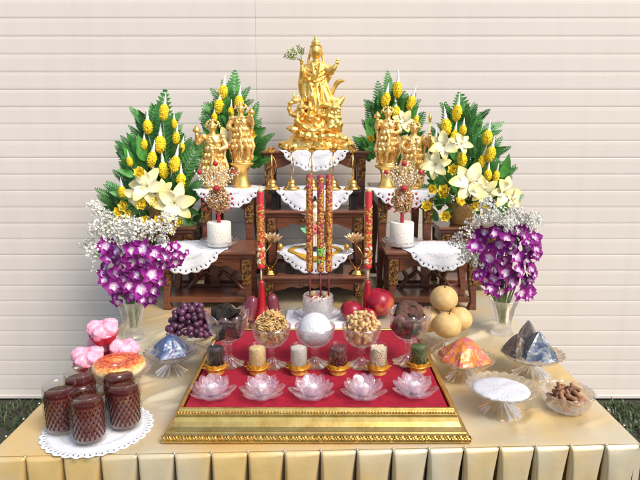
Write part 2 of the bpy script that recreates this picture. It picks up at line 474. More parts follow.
M['sugar'] = mat('white sugar', (0.74, 0.74, 0.76), 0.85, bump=((900, 0.5), (220, 0.35)), var=(500, (0.64, 0.64, 0.67), 0.45, 0.6))
M['cashew'] = mat('cashew', (0.60, 0.38, 0.17), 0.55, var=(60, (0.48, 0.25, 0.09), 0.5, 0.75), rnd=0.2)
M['sesame'] = mat('black seeds', (0.016, 0.017, 0.022), 0.55, bump=(500, 1.0), var=(350, (0.05, 0.05, 0.06), 0.5, 0.65))
M['soy'] = mat('split yellow beans', (0.76, 0.56, 0.28), 0.6, bump=(450, 0.5), var=(300, (0.52, 0.34, 0.13), 0.45, 0.65))
M['rice'] = mat('white rice', (0.80, 0.75, 0.66), 0.6, bump=(600, 0.8), var=(400, (0.70, 0.63, 0.52), 0.45, 0.65))
M['redbean'] = mat('red beans', (0.09, 0.010, 0.014), 0.35, coat=0.3)
M['jobs'] = mat('pearl grain', (0.58, 0.46, 0.31), 0.5, rnd=0.2)
M['mung'] = mat('green mung beans', (0.055, 0.085, 0.022), 0.45)
M['pear'] = mat('golden pear', (0.54, 0.35, 0.13), 0.5, spec=0.35, var=(3.5, (0.62, 0.45, 0.20), 0.35, 0.7), bump=(300, 0.06), sss=0.08, rnd=0.05)
M['stem'] = mat('fruit stem', (0.06, 0.03, 0.015), 0.8)
M['apple'] = mat('red apple', (0.26, 0.009, 0.026), 0.28, spec=0.4, var=(9, (0.62, 0.20, 0.06), 0.56, 0.76), bump=(40, 0.03), coat=0.0, rnd=0.2)
M['roseapple'] = mat('dusky rose apple', (0.15, 0.025, 0.045), 0.35, var=(10, (0.32, 0.13, 0.11), 0.5, 0.75), coat=0.4)
M['cookie'] = mat('brown snack', (0.30, 0.145, 0.075), 0.75, var=(50, (0.20, 0.09, 0.045), 0.4, 0.65), bump=(90, 0.5), rnd=0.25)
M['bluefilm'] = shard('blue iridescent film', [(0.02, 0.03, 0.07), (0.05, 0.11, 0.24), (0.09, 0.07, 0.14), (0.22, 0.29, 0.38), (0.025, 0.04, 0.08)])
M['greyfilm'] = shard('smoky iridescent film', [(0.045, 0.035, 0.03), (0.03, 0.06, 0.13), (0.20, 0.21, 0.19), (0.03, 0.08, 0.20), (0.08, 0.06, 0.045)])
M['brownfilm'] = shard('brown iridescent film', [(0.03, 0.022, 0.018), (0.10, 0.07, 0.05), (0.15, 0.12, 0.09), (0.04, 0.035, 0.035), (0.07, 0.045, 0.03)])
M['orangefilm'] = shard('orange iridescent film', [(0.60, 0.13, 0.012), (0.70, 0.27, 0.04), (0.62, 0.16, 0.03), (0.40, 0.10, 0.13), (0.74, 0.34, 0.08), (0.66, 0.18, 0.02)], scale=34)
M['porcelain'] = mat('painted porcelain', (0.72, 0.60, 0.46), 0.25, coat=0.5, var=(45, (0.55, 0.22, 0.12), 0.55, 0.66))
M['porcgreen'] = mat('green porcelain', (0.10, 0.42, 0.20), 0.25, coat=0.4)
M['porcpink'] = mat('pink porcelain', (0.70, 0.12, 0.16), 0.25, coat=0.4)
M['hair'] = mat('black porcelain hair', (0.012, 0.012, 0.014), 0.25)
M['willow'] = mat('willow leaf', (0.20, 0.25, 0.05), 0.5)
M['gravelred'] = mat('red petals and ash', (0.55, 0.08, 0.09), 0.7, var=(80, (0.75, 0.66, 0.55), 0.48, 0.55), bump=(150, 0.8))
M['ochre'] = mat('clay bead', (0.30, 0.20, 0.10), 0.6, bump=(80, 0.4))

# ------------------------------------------------------------------ world, sun, camera
w = bpy.data.worlds.new('World'); sc.world = w; w.use_nodes = True
nt = w.node_tree; nt.nodes.clear()
wo = nt.nodes.new('ShaderNodeOutputWorld'); bg = nt.nodes.new('ShaderNodeBackground'); sky = nt.nodes.new('ShaderNodeTexSky')
sky.sky_type = 'NISHITA'; sky.sun_disc = False
SUN_EL, SUN_DIR = R(45), Vector((0.72, -0.70, 0)).normalized()
sky.sun_elevation = SUN_EL
sky.sun_rotation = math.atan2(SUN_DIR.x, SUN_DIR.y)
sky.air_density = 1.0; sky.dust_density = 2.5; sky.ozone_density = 1.0
bg.inputs[1].default_value = 0.15
nt.links.new(sky.outputs[0], bg.inputs[0]); nt.links.new(bg.outputs[0], wo.inputs[0])
sl = bpy.data.lights.new('sun', 'SUN'); sl.energy = 2.3; sl.angle = R(24); sl.color = (1.0, 0.93, 0.83)
so = bpy.data.objects.new('sun', sl); C.objects.link(so)
d = SUN_DIR * cos(SUN_EL) + Vector((0, 0, sin(SUN_EL)))
so.rotation_euler = d.to_track_quat('Z', 'Y').to_euler(); so.location = d * 6

cam = bpy.data.cameras.new('camera'); co = bpy.data.objects.new('camera', cam); C.objects.link(co)
cam.sensor_width = 36; cam.lens = 36 * F / 640; cam.clip_end = 500; cam.clip_start = 0.05
co.location = (0, 0, CZ); co.rotation_euler = (PI / 2 - TH, 0, 0)
sc.camera = co
sc.view_settings.view_transform = 'Standard'; sc.view_settings.look = 'None'; sc.view_settings.gamma = 1
sc.view_settings.exposure = 0.55
sc.view_settings.use_curve_mapping = False
cy = sc.cycles
cy.use_denoising = True
cy.max_bounces = 14; cy.transparent_max_bounces = 24; cy.transmission_bounces = 14; cy.glossy_bounces = 5; cy.diffuse_bounces = 4
cy.sample_clamp_indirect = 4

# ------------------------------------------------------------------ setting: ground, wall
WY = 2.89
mb = MB()


def gz(u, v):
    return (-60 + 120 * u, -60 + 120 * v, 0)


mb.box(-60, 60, -60, 60, -0.02, 0.0)
structure(mb.build('ground', M['soil']))

# siding: long boards with a shadow groove between rows
z_line = ony(100, 223.5, WY).z
step = 0.0283 * WY
z0w = 0.03
zs = []
k0 = int((z_line - z0w) / step)
base = z_line - k0 * step
rows = [base + i * step for i in range(-1, 40)]
wall = thing('siding_wall', 'cream horizontal siding wall behind the altar', 'wall', (0, WY, 0))
seam = ony(257, 100, WY).x


def siding(x0, x1):
    prof = []
    for i, zl in enumerate(rows):
        a, b_ = max(zl, z0w), zl + step
        if b_ <= z0w + 0.01: continue
        # each board: face slightly tilted, lower lip, groove
        prof += [(0.0, a + 0.0013), (-0.0022, a + 0.0022), (-0.0032, a + 0.010), (-0.0030, b_ - 0.016), (-0.0022, b_ - 0.002), (-0.0012, b_ - 0.0003)]
    m = MB(); n = len(prof); xs = [x0, x1]
    vs = [(x, y, z) for x in xs for (y, z) in prof]
    fs = [(i, n + i, n + i + 1, i + 1) for i in range(n - 1)]
    m.add(vs, fs, smooth=False)
    m.box(x0, x1, 0.001, 0.04, prof[0][1], prof[-1][1])
    return m


siding(-5.0, seam - 0.0004).build('siding_panel', M['siding'], wall)
siding(seam + 0.0004, 5.0).build('siding_panel', M['siding'], wall)
MB().box(-5, 5, -0.016, 0.04, 0.012, 0.031).build('base_rail', M['siding'], wall, bevel=0.003)

# grass tufts at both sides of the table
mb = MB()
for i in range(20000):
    sd = random.choice((-1, 1))
    x = sd * random.uniform(0.6, 2.4); y = random.uniform(1.1, 2.83)
    if noise.noise(Vector((x * 3, y * 3, 0))) < -0.22: continue
    h = random.uniform(0.012, 0.045); a = random.uniform(0, 2 * PI); wd = random.uniform(0.003, 0.008)
    dx, dy = cos(a), sin(a); ln = random.uniform(0.2, 0.9) * h
    px, py = -dy * wd / 2, dx * wd / 2
    vs = [(x - px, y - py, 0), (x + px, y + py, 0), (x + dx * ln * 0.5 + px * 1.2, y + dy * ln * 0.5 + py * 1.2, h * 0.7),
          (x + dx * ln * 0.5 - px * 1.2, y + dy * ln * 0.5 - py * 1.2, h * 0.7), (x + dx * ln * 1.3, y + dy * ln * 1.3, h * 0.85)]
    mb.add(vs, [(0, 1, 2, 3), (3, 2, 4)])
g = mb.build('grass', M['grass']); tag(g, 'short patchy weeds and grass on the dark soil at the wall foot', 'grass', kind='stuff')

# ------------------------------------------------------------------ draped table
FL, FR = onz(-11, 456, TZ), onz(641, 443, TZ)
TBACK = 2.62
XL0, XR0 = -0.703, 0.706
tab = thing('draped_table', 'long table draped in gold satin with a pinned pleated skirt', 'table', (0, 1.9, 0))
T0 = Vector((0, 1.9, 0))


def front_y(x):
    t = (x - FL.x) / (FR.x - FL.x)
    return FL.y + (FR.y - FL.y) * t


mb = MB()


CREASE = [(-0.68, 1.30, -0.36, 1.62, .022, .0045), (-0.66, 1.45, -0.40, 1.86, .018, .005), (-0.69, 1.62, -0.45, 1.98, .02, .004), (-0.50, 1.30, -0.37, 1.45, .016, .004), (-0.62, 1.22, -0.40, 1.30, .02, .003),
          (-0.45, 1.5, -0.38, 1.9, .014, .004), (0.36, 1.25, 0.66, 1.34, .03, .003), (0.40, 1.75, 0.66, 1.95, .02, .004), (0.62, 1.2, 0.64, 1.9, .02, .002), (0.38, 1.5, 0.44, 2.0, .018, .003), (0.45, 1.2, 0.47, 1.5, .012, .0018)]
_r = random.Random(21)
for _k in range(26):
    _x, _y = (_r.uniform(-0.68, -0.36), _r.uniform(1.2, 2.05)) if _k < 17 else (_r.uniform(0.36, 0.66), _r.uniform(1.2, 2.0))
    _a, _l = _r.uniform(0.3, 1.3), _r.uniform(0.08, 0.25)
    CREASE.append((_x, _y, _x + _l * cos(_a), _y + _l * sin(_a), _r.uniform(.006, .012), _r.uniform(.0012, .0026)))


FLAT = [(onz(98, 429, TZ).x, onz(98, 429, TZ).y, 0.132)] + [(onz(a, b, TZ).x, onz(a, b, TZ).y, 0.055) for a, b in ((106, 384), (121, 398), (172, 372), (192, 352), (463, 378), (531, 374), (500, 411), (443, 350), (566, 409), (134, 338), (502, 333))]


def tf(u, v):
    x = XL0 + (XR0 - XL0) * u
    y0 = front_y(x); y = y0 + (TBACK - y0) * v
    e = min(u, 1 - u, v * 1.4) * 1.4
    z = TZ - 0.0005 + 0.0016 * noise.noise(Vector((x * 5, y * 4, 1))) * min(1, e * 12) - 0.0012 * max(0, 1 - e / 0.012)
    calm = 1.0          # the cloth lies flat where things stand on it
    for (qx, qy, qr) in FLAT:
        calm = min(calm, max(0.0, min(1.0, (sqrt((x - qx) ** 2 + (y - qy) ** 2) - qr) / 0.02)))
    for (ax, ay, bx, by, wd, hh) in (CREASE if calm else ()):
        dx, dy = bx - ax, by - ay; l2 = dx * dx + dy * dy
        tt = max(0, min(1, ((x - ax) * dx + (y - ay) * dy) / l2)); dd = sqrt((x - ax - tt * dx) ** 2 + (y - ay - tt * dy) ** 2)
        z += calm * 2.4 * hh * math.exp(-(dd / wd) ** 2) * (0.25 + 0.75 * sin(PI * (0.1 + 0.8 * tt))) * min(1, e * 14)
    return Vector((x, y, z)) - T0


mb.grid(260, 220, tf)
mb.build('tablecloth', M['satin'], tab)
# table board under the cloth
m_ = MB(); m_.add([Vector((x, y, z)) - T0 for x in (XL0 + 0.012, XR0 - 0.012) for y in (1.20, TBACK - 0.01) for z in (TZ - 0.04, TZ - 0.006)],
                  [(0, 1, 3, 2), (4, 6, 7, 5), (0, 4, 5, 1), (2, 3, 7, 6), (0, 2, 6, 4), (1, 5, 7, 3)], smooth=False)
m_.build('table_board', M['stick'], tab)
# pleated skirt: path round front and sides
PITCH = (FR - FL).length / 18.05
path = [Vector((XL0, TBACK, 0)), Vector((XL0, FL.y, 0)), Vector((XR0, FR.y, 0)), Vector((XR0, TBACK, 0))]
mb = MB()
pins = []
for s in range(3):
    a, b_ = path[s], path[s + 1]
    L = (b_ - a).length; n = max(1, round(L / PITCH)); p = L / n
    dr = (b_ - a) / L; nr = Vector((dr.y, -dr.x, 0))
    if s == 1: off = 0.0
    for k in range(n):
        sd = random.uniform(0.75, 1.25); sk = random.uniform(-0.15, 0.15)
        NU, NV = 30, 30

        def fn(u, v, k=k, sd=sd, sk=sk):
            # v: 0 top .. 1 bottom ; u across one panel
            v = v ** 1.6
            z = (TZ - 0.0030) * (1 - v)
            dp = TZ * v
            open_ = 1 - math.exp(-dp / 0.022)
            wf = 0.030 + 1.1 * min(dp, 0.10)
            crease = math.exp(-((1 - u) / wf) ** 2) + 0.55 * math.exp(-(u / (0.02 + 0.3 * min(dp, 0.1))) ** 2)
            o = 0.004 + open_ * (0.003 * sin(PI * u) * sd + 0.008 * (1 - u) * sd + 0.012 * dp * sin(3 * PI * u + sk * 10)) - open_ * 0.034 * crease - 0.007 * math.exp(-dp / 0.0005)
            uu = u + (0.05 * open_ * math.exp(-((1 - u) / 0.09) ** 2) if u < 1 else 0) + sk * 0.06 * dp * sin(PI * u)
            q = a + dr * (p * (k + min(1.0, uu))) + nr * o
            return Vector((q.x, q.y, z)) - T0
        mb.grid(NU, NV, fn, flip=True)
        if s == 1 and k > 0 or s != 1: pins.append(a + dr * (p * k) + nr * 0.004)
mb.build('pleated_skirt', M['satin'], tab)
pm = MB().ball((0, 0, 0), (0.0030, 0.0030, 0.0022), nu=8, nv=5).mesh('pin', M['pin'])
for q in pins: obj_from(pm, 'pin', tab, Vector((q.x, q.y, TZ + 0.0005)) - T0)

# ------------------------------------------------------------------ carved altar tables
def curl_carving(w_, h_, seed):
    rnd = random.Random(seed); m = MB()
    m.box(-w_ / 2, w_ / 2, 0.0, 0.004, -h_ / 2, h_ / 2)
    for i in range(12):
        cx, cz = rnd.uniform(-0.38, 0.38) * w_, rnd.uniform(-0.45, 0.45) * h_
        r0 = rnd.uniform(0.12, 0.26) * w_; a0 = rnd.uniform(0, 6.28); sg = rnd.choice((-1, 1))
        pts = []
        for k in range(11):
            t = k / 10; r = r0 * (1 - 0.75 * t)
            pts.append((cx + r * cos(a0 + sg * 5 * t), -0.002, cz + r * sin(a0 + sg * 5 * t) * 1.3))
        m.tube(pts, [0.0022] * 11, 5)
    return m


def altar_table(label, x0, x1, y0, y1, z0, z1, lw=0.042, apron=0.055, carve=True, lowbar=True, seed=1, top=0.022, fret=False):
    cx, cy_ = (x0 + x1) / 2, (y0 + y1) / 2
    t = thing('altar_table', label, 'altar table', (cx, cy_, z0), 'carved wooden altar tables')
    hx, hy, h = (x1 - x0) / 2, (y1 - y0) / 2, z1 - z0
    m = MB()
    m.box(-hx, hx, -hy, hy, h - top * 0.55, h)
    m.build('table_top', M['woodtop'], t, bevel=0.004)
    m = MB(); m.box(-hx + 0.012, hx - 0.012, -hy + 0.012, hy - 0.012, h - top - 0.006, h - top * 0.55 - 0.0002)
    m.build('top_moulding', M['wood'], t, bevel=0.003)
    za = h - top - 0.0062
    ix, iy = hx - 0.016, hy - 0.016
    # front and back apron with scalloped edge
    for sy in (-1, 1):
        pts = [(-ix + lw, za), (ix - lw, za)]
        n = 28
        for k in range(n + 1):
            u = 1 - 2 * k / n
            e = abs(u)
            dz = apron * (0.55 + 0.45 * max(0, (e - 0.55) / 0.45) ** 1.2) + 0.006 * cos(u * PI * 5) * (1 - e)
            pts.append((u * (ix - lw), za - dz))
        m = MB(); y_ = sy * (iy - 0.008)
        m.prism(pts, y_ - 0.006, y_ + 0.006)
        m.build('apron', M['wood'], t, bevel=0.0015)
    for sx in (-1, 1):
        m = MB(); xx = sx * (ix - 0.012)
        m.box(xx - 0.006, xx + 0.006, -iy + lw, iy - lw, za - apron * 0.8, za)
        m.build('side_apron', M['wood'], t)
    # gold relief on the apron
    if carve:
        for s in (-1, 1):
            m = MB()
            for k in range(3):
                bx = s * (0.012 + 0.016 * k)
                m.tube([(bx, -iy - 0.0005, za - apron * 0.28), (bx + s * 0.008, -iy - 0.001, za - apron * 0.2), (bx + s * 0.016, -iy - 0.0005, za - apron * 0.3)], [0.0018, 0.0025, 0.001], 5)
            m.build('apron_relief', M['carving'], t)
    # legs: outward knee, narrowing ankle, scroll foot
    for sx in (-1, 1):
        for sy in (-1, 1):
            m = MB(); prof = []
            n = 14
            outer, inner = [], []
            for k in range(n + 1):
                u = k / n                      # 0 top ..1 bottom
                z = za * (1 - u)
                wd = lw * (1.0 - 0.5 * min(1, u * 1.25) + 0.28 * max(0, (u - 0.82) / 0.18) ** 1.5)
                o = -0.004 * sin(PI * u)
                outer.append((sx * (ix + o), z)); inner.append((sx * (ix + o - wd), z))
            m.prism(outer + inner[::-1] if sx > 0 else outer + inner[::-1], 0, lw * 0.75)
            yy = -iy if sy < 0 else iy - lw * 0.75
            m.build('leg', M['wood'], t, loc=(0, yy, 0), bevel=0.003)
            if carve and sy < 0:
                hh = min(0.10, h * 0.42)
                curl_carving(lw * 0.80, hh, seed + sx).build('gold_carving', M['carving'], t, loc=(sx * (ix - lw * 0.46), -iy - 0.0045, za - hh * 0.55))
    if lowbar:
        for sy in (-1, 1):
            m = MB(); yy = sy * (iy - 0.012)
            m.box(-ix + lw * 0.4, ix - lw * 0.4, yy - 0.007, yy + 0.007, 0.028, 0.050)
            m.build('stretcher', M['wood'], t, bevel=0.002)
        m = MB(); m.box(-ix + 0.02, ix - 0.02, -iy + 0.022, iy - 0.022, 0.030, 0.040)
        m.build('lower_shelf', M['wood'], t)
    if fret:
        m = MB()
        for s in (-1, 1):
            pts = [(s * (ix - lw * 1.0), 0, za * 0.85), (s * (ix * 0.55), 0, za * 0.62), (s * ix * 0.42, 0, za * 0.4), (s * ix * 0.62, 0, za * 0.2), (s * (ix - lw * 0.7), 0, za * 0.12)]
            m.tube(pts, [0.012, 0.009, 0.012, 0.009, 0.012], 8)
            m.tube([(s * ix * 0.42, 0, za * 0.4), (s * ix * 0.2, 0, za * 0.55), (s * 0.01, 0, za * 0.45)], [0.011, 0.008, 0.010], 8)
        m.box(-0.018, 0.018, -0.008, 0.008, 0.05, za)
        m.build('fretwork', M['wood'], t, loc=(0, iy - 0.035, 0))
    return t


AX = -0.022
altar_table('low wooden altar table at the front centre, lotus lamps on it', AX - 0.205, AX + 0.205, 2.15, 2.345, TZ, 0.872, lw=0.035, apron=0.035, lowbar=False, seed=3)
altar_table('middle wooden altar table behind the sparkling lotus lamps, black stand on top', AX - 0.215, AX + 0.215, 2.352, 2.545, TZ, 1.097, seed=7)
altar_table('tallest wooden altar table carrying the golden goddess statue', AX - 0.240, AX + 0.240, 2.552, 2.80, TZ, 1.332, seed=11)
altar_table('low wooden altar table under the pillar candle, beside the grapes', -0.612, -0.241, 2.10, 2.335, TZ, 0.980, seed=15, fret=True)
altar_table('low wooden altar table under the pillar candle, behind the pears', 0.241, 0.612, 2.10, 2.335, TZ, 0.980, seed=19, fret=True)
altar_table('tall wooden altar table under the pair of guardians nearer the grapes', -0.505, -0.256, 2.345, 2.72, TZ, 1.180, seed=23)
altar_table('tall wooden altar table under the pair of guardians above the pears', 0.222, 0.480, 2.345, 2.72, TZ, 1.180, seed=27)
altar_table('outer altar table under the bouquet, behind the orchids and cupcakes', -0.790, -0.512, 2.345, 2.60, TZ, 1.030, seed=31)
altar_table('outer altar table under the bouquet, behind the orchids and dark pyramids', 0.487, 0.765, 2.345, 2.60, TZ, 1.030, seed=35)


# small black stands
def black_stand(label, x0, x1, y0, y1, z0, z1):
    t = thing('black_stand', label, 'display stand', ((x0 + x1) / 2, (y0 + y1) / 2, z0), 'black lacquer display stands')
    hx, hy, h = (x1 - x0) / 2, (y1 - y0) / 2, z1 - z0
    MB().box(-hx, hx, -hy, hy, h - 0.014, h).build('stand_top', M['blackwood'], t, bevel=0.002)
    for sx in (-1, 1):
        for sy in (-1, 1):
            a, b_ = sorted((sx * (hx - 0.012), sx * (hx - 0.042))); c_, d_ = sorted((sy * (hy - 0.012), sy * (hy - 0.037)))
            MB().box(a, b_, c_, d_, 0.0, h - 0.0142).build('leg', M['blackwood'], t, bevel=0.002)
    return t


black_stand('black stand under the gold-banded doily, on the low table', AX - 0.125, AX + 0.125, 2.185, 2.330, 0.8721, 0.950)
black_stand('wide black stand under the row of brass oil lamps', AX - 0.190, AX + 0.190, 2.372, 2.525, 1.0971, 1.176)


# ------------------------------------------------------------------ doilies
def doily(label, cx, cy_, r, z, edge_y=None, scallops=22, group=None, band=None, sy=1.0, rot=0.0, edge_x=None, name='doily'):
    """round crocheted doily; past edge_y (or edge_x) it hangs straight down"""
    o_ = Vector((cx, cy_, z))

    def pos(rr, t):
        x, y = rr * cos(t), rr * sin(t) * sy
        X, Y = cx + x, cy_ + y
        Z = z + 0.0022 + 0.0004 * noise.noise(Vector((X * 40, Y * 40, 0)))
        if edge_y is not None and Y < edge_y:
            dd = edge_y - Y
            Z = z + 0.0022 - max(0, dd - 0.003)
            Y = edge_y - 0.0035 - min(dd, 0.003) * 0.5 - 0.010 * dd / r * (1 + sin(X * 60 + cx * 9)) - 0.002
        return Vector((X, Y, Z)) - o_
    NR, NT = 22, scallops * 8

    def fn(u, v):
        t = 2 * PI * u + rot
        rr = r * v * (1 + (0.045 * abs(sin(scallops * t / 2)) - 0.02) * max(0, (v - 0.8) / 0.2))
        return pos(max(rr, 0.0004), t)
    m = MB(); m.grid(NT, NR, fn, wrapu=True, g=lambda u, v: v)
    keep = [q for q in range(len(m.f)) if not ((q % (NR - 1)) == 19 and (q // (NR - 1)) % 4 == 0)]     # open-work rings
    m.f = [m.f[q] for q in keep]; m.sm = [m.sm[q] for q in keep]
    o = m.build(name, M['doily'], None, loc=o_, solid=0.0007)
    tag(o, label, 'doily', group)
    if band:
        r0, r1 = band
        m = MB(); m.grid(96, 5, lambda u, v: pos(r0 + (r1 - r0) * v, 2 * PI * u) + Vector((0, -0.0022, 0.0030 + 0.0020 * sin(PI * v))), wrapu=True)
        m.build('gold_band', M['goldband'], o, solid=0.001)
    return o


DG = 'white crocheted doilies on the altar'
doily('white scalloped doily hanging below the golden goddess statue', AX, 2.625, 0.165, 1.332, 2.552, group=DG)
doily('white scalloped doily hanging under the row of oil lamps', AX, 2.438, 0.168, 1.176, 2.372, group=DG)
doily('round white doily ringed with gold band, under the porcelain figurine', AX + 0.003, 2.258, 0.150, 0.950, 2.185, group=DG, band=(0.084, 0.108))
doily('white doily under the guardian pair nearer the grapes', -0.374, 2.425, 0.155, 1.180, 2.345, group=DG)
doily('white doily under the guardian pair above the pears', 0.345, 2.425, 0.155, 1.180, 2.345, group=DG)
doily('white doily hanging off the low altar table beside the purple orchids, above the grapes', -0.500, 2.165, 0.150, 0.980, 2.10, group=DG)
doily('white doily hanging off the low altar table above the pears', 0.452, 2.165, 0.140, 0.980, 2.10, group=DG)
dc = onz(98, 429, TZ)
doily('white scalloped doily under the five glasses of dark drink', dc.x, dc.y, 0.122, TZ, group=None, scallops=30)

# ------------------------------------------------------------------ gold framed tray
TRZ = 0.81
tray = thing('gilt_tray', 'wide gilt-framed offering tray with crimson velvet top', 'tray', (-0.008, 1.6, TZ))
TO = Vector((-0.008, 1.6, TZ))
tx0, tx1, ty0, ty1 = -0.312, 0.296, 1.222, 1.735
m = MB(); m.box(tx0 + 0.004 - TO.x, tx1 - 0.004 - TO.x, ty0 + 0.004 - TO.y, ty1 - 0.004 - TO.y, 0.004, TRZ - TZ - 0.004)
m.build('velvet_top', M['carpet'], tray)
# moulding profile: (outward offset, height)
H_ = TRZ - TZ
PROF = [(0.0, 0.010), (0.0, H_ - 0.002), (0.003, H_ + 0.001), (0.010, H_ + 0.001), (0.012, H_ - 0.004), (0.014, H_ - 0.006), (0.020, H_ - 0.0075), (0.0215, H_ - 0.015),
        (0.025, 0.036), (0.032, 0.0275), (0.041, 0.0225), (0.044, 0.0220), (0.046, 0.0195), (0.053, 0.0175), (0.058, 0.011), (0.059, 0.004), (0.056, 0.001), (0.0, 0.001)]


def mould(sx0, sx1, sy0, sy1, prof):
    m = MB(); n = len(prof)
    cs = [(sx0, sy0, -1, -1), (sx1, sy0, 1, -1), (sx1, sy1, 1, 1), (sx0, sy1, -1, 1)]
    vs = [(x + ox * o * 0.62 - TO.x, y + oy * o * (1.0 if oy < 0 else 0.62) - TO.y, z) for (x, y, ox, oy) in cs for (o, z) in prof]
    fs = []
    for k in range(4):
        k2 = (k + 1) % 4
        for i in range(n):
            i2 = (i + 1) % n
            fs.append((k * n + i, k2 * n + i, k2 * n + i2, k * n + i2))
    m.add(vs, fs, smooth=False)
    return m


# front rail reaches further out than the side rails
mould(tx0, tx1, ty0, ty1, PROF).build('frame', M['frame'], tray, bevel=0.0012)
# ornament: beaded row and leaf-scroll lip along the frame
m = MB()
n = 92
for i in range(n):
    x = tx0 - 0.010 + (tx1 - tx0 + 0.020) * (i + 0.5) / n
    m.ball((x - TO.x, ty0 - 0.0175 - TO.y, H_ - 0.0058), (0.0024, 0.0034, 0.0030), nu=7, nv=5)
m.build('bead_row', M['frameorn'], tray)
m = MB(); n = 96
for i in range(n):
    x = tx0 - 0.036 + (tx1 - tx0 + 0.072) * (i + 0.5) / n
    s = 1 if i % 2 else -1
    y_ = ty0 - 0.0525
    m.tube([(x - 0.004 - TO.x, y_ - TO.y, 0.0140 - 0.003 * s), (x - TO.x, y_ - 0.003 - TO.y, 0.0170 + 0.001 * s), (x + 0.004 - TO.x, y_ - 0.005 - TO.y, 0.0115 + 0.003 * s), (x + 0.001 - TO.x, y_ - 0.0055 - TO.y, 0.0085)], [0.0012, 0.0026, 0.0022, 0.001], 6)
m.build('scroll_lip', M['frameorn'], tray)

# white runner lying on the back of the tray
m = MB()
rx0, rx1, ry0, ry1 = -0.125, 0.185, 1.80, 2.105
m.grid(40, 40, lambda u, v: (rx0 + (rx1 - rx0) * u, ry0 + (ry1 - ry0) * v + 0.004 * abs(sin(u * PI * 16)) * (1 if v < 0.01 else 0), TZ + 0.0024 + 0.0012 * (1 + noise.noise(Vector((u * 7, v * 7, 3))))))
M['linen'] = mat('white linen', (0.78, 0.79, 0.83), 0.8, bump=((400, 0.15), (12, 0.1)))
tag(m.build('white_runner', M['linen'], solid=0.0012), 'white cloth runner under the crystal incense pot', 'cloth')
TS = TRZ - 0.0038                       # velvet surface


# ------------------------------------------------------------------ glassware
def flute(n, a):
    return lambda t, r, z, i: r * (1 + a * abs(sin(n * t / 2)) - a * 0.5)


def add_glass_stand(root, r, h, mname='amberglass', n=24, foot=0.62):
    """shallow scalloped dish on a fluted flared foot"""
    m = MB()
    zb = h * 0.62
    prof = [(0.002, zb), (r * 0.22, zb), (r * 0.5, zb + h * 0.05), (r * 0.82, zb + h * 0.18), (r * 1.0, h * 0.97), (r * 1.03, h), (r * 0.98, h * 1.0), (r * 0.80, zb + h * 0.25), (r * 0.5, zb + h * 0.12), (r * 0.2, zb + h * 0.08), (0.002, zb + h * 0.08)]

    def rf(t, rr, z, i):
        k = max(0, (rr / r - 0.45) / 0.55)
        return (rr * (1 + 0.035 * k * abs(sin(n * t / 2))), z + 0.004 * k * abs(sin(n * t / 2)))
    m.lathe(prof, n * 6, rf=rf, caps=False)
    m.build('dish', M[mname], root)
    m = MB()
    prof = [(r * 0.20, zb - 0.0005), (r * 0.17, zb - h * 0.10), (r * 0.20, zb - h * 0.2), (r * 0.42, zb - h * 0.42), (r * foot, h * 0.04), (r * (foot + 0.02), 0.001), (r * (foot - 0.05), 0.001), (r * 0.34, h * 0.12), (0.002, h * 0.2)]
    m.lathe(prof, n * 4, rf=flute(n * 0.66 // 1, 0.10), caps=False)
    m.build('foot', M[mname], root)


def glass_stand(label, loc, r, h, group, mname='amberglass'):
    t = thing('glass_stand', label, 'glass stand', loc, group)
    add_glass_stand(t, r, h, mname)
    return t


def goblet(label, loc, r, h, scallop, mname='crystal'):
    t = thing('crystal_compote', label, 'compote', loc, 'crystal compotes on the tray')
    m = MB(); zb = h * 0.46
    n = 10 if scallop else 16
    prof = [(0.002, zb), (r * 0.30, zb + 0.001), (r * 0.66, zb + h * 0.10), (r * 0.92, zb + h * 0.26), (r * 1.0, h * 0.90), (r * 1.02, h), (r * 0.975, h), (r * 0.95, h * 0.90), (r * 0.86, zb + h * 0.29), (r * 0.6, zb + h * 0.15), (r * 0.25, zb + h * 0.07), (0.002, zb + h * 0.06)]

    def rf(t_, rr, z, i):
        k = max(0, (z - zb) / (h - zb))
        fac = 0.03 * sin(8 * t_ + z * 220) * (1 - k) * (1 if i < 6 else 0)
        if scallop:
            return (rr * (1 + fac + 0.06 * k ** 3 * abs(sin(n * t_ / 2))), z + 0.012 * k ** 4 * abs(sin(n * t_ / 2)))
        return (rr * (1 + fac), z)
    m.lathe(prof, 96, rf=rf, caps=False); m.build('bowl', M[mname], t)
    m = MB()
    prof = [(r * 0.22, zb - 0.0005), (r * 0.14, zb - h * 0.08), (r * 0.22, zb - h * 0.13), (r * 0.14, zb - h * 0.20), (r * 0.2, h * 0.14), (r * 0.50, h * 0.05), (r * 0.74, h * 0.022), (r * 0.76, 0.001), (0.002, 0.001)]
    m.lathe(prof, 8 * 6, rf=flute(8, 0.16)); m.build('stem_foot', M[mname], t)
    return t, zb


GS = 'glass stands on the table'
# ---- left side stands
p_cup = onz(106, 384, TZ); p_bun = onz(121, 398, TZ)
p_blue = onz(172, 372, TZ); p_grape = onz(192, 352, TZ)
p_or = onz(463, 378, TZ); p_dk = onz(531, 374, TZ); p_salt = onz(500, 411, TZ); p_pear = onz(443, 350, TZ)


def rad(px_w, p, z): return px_w * mpp(p.y, z) / 2


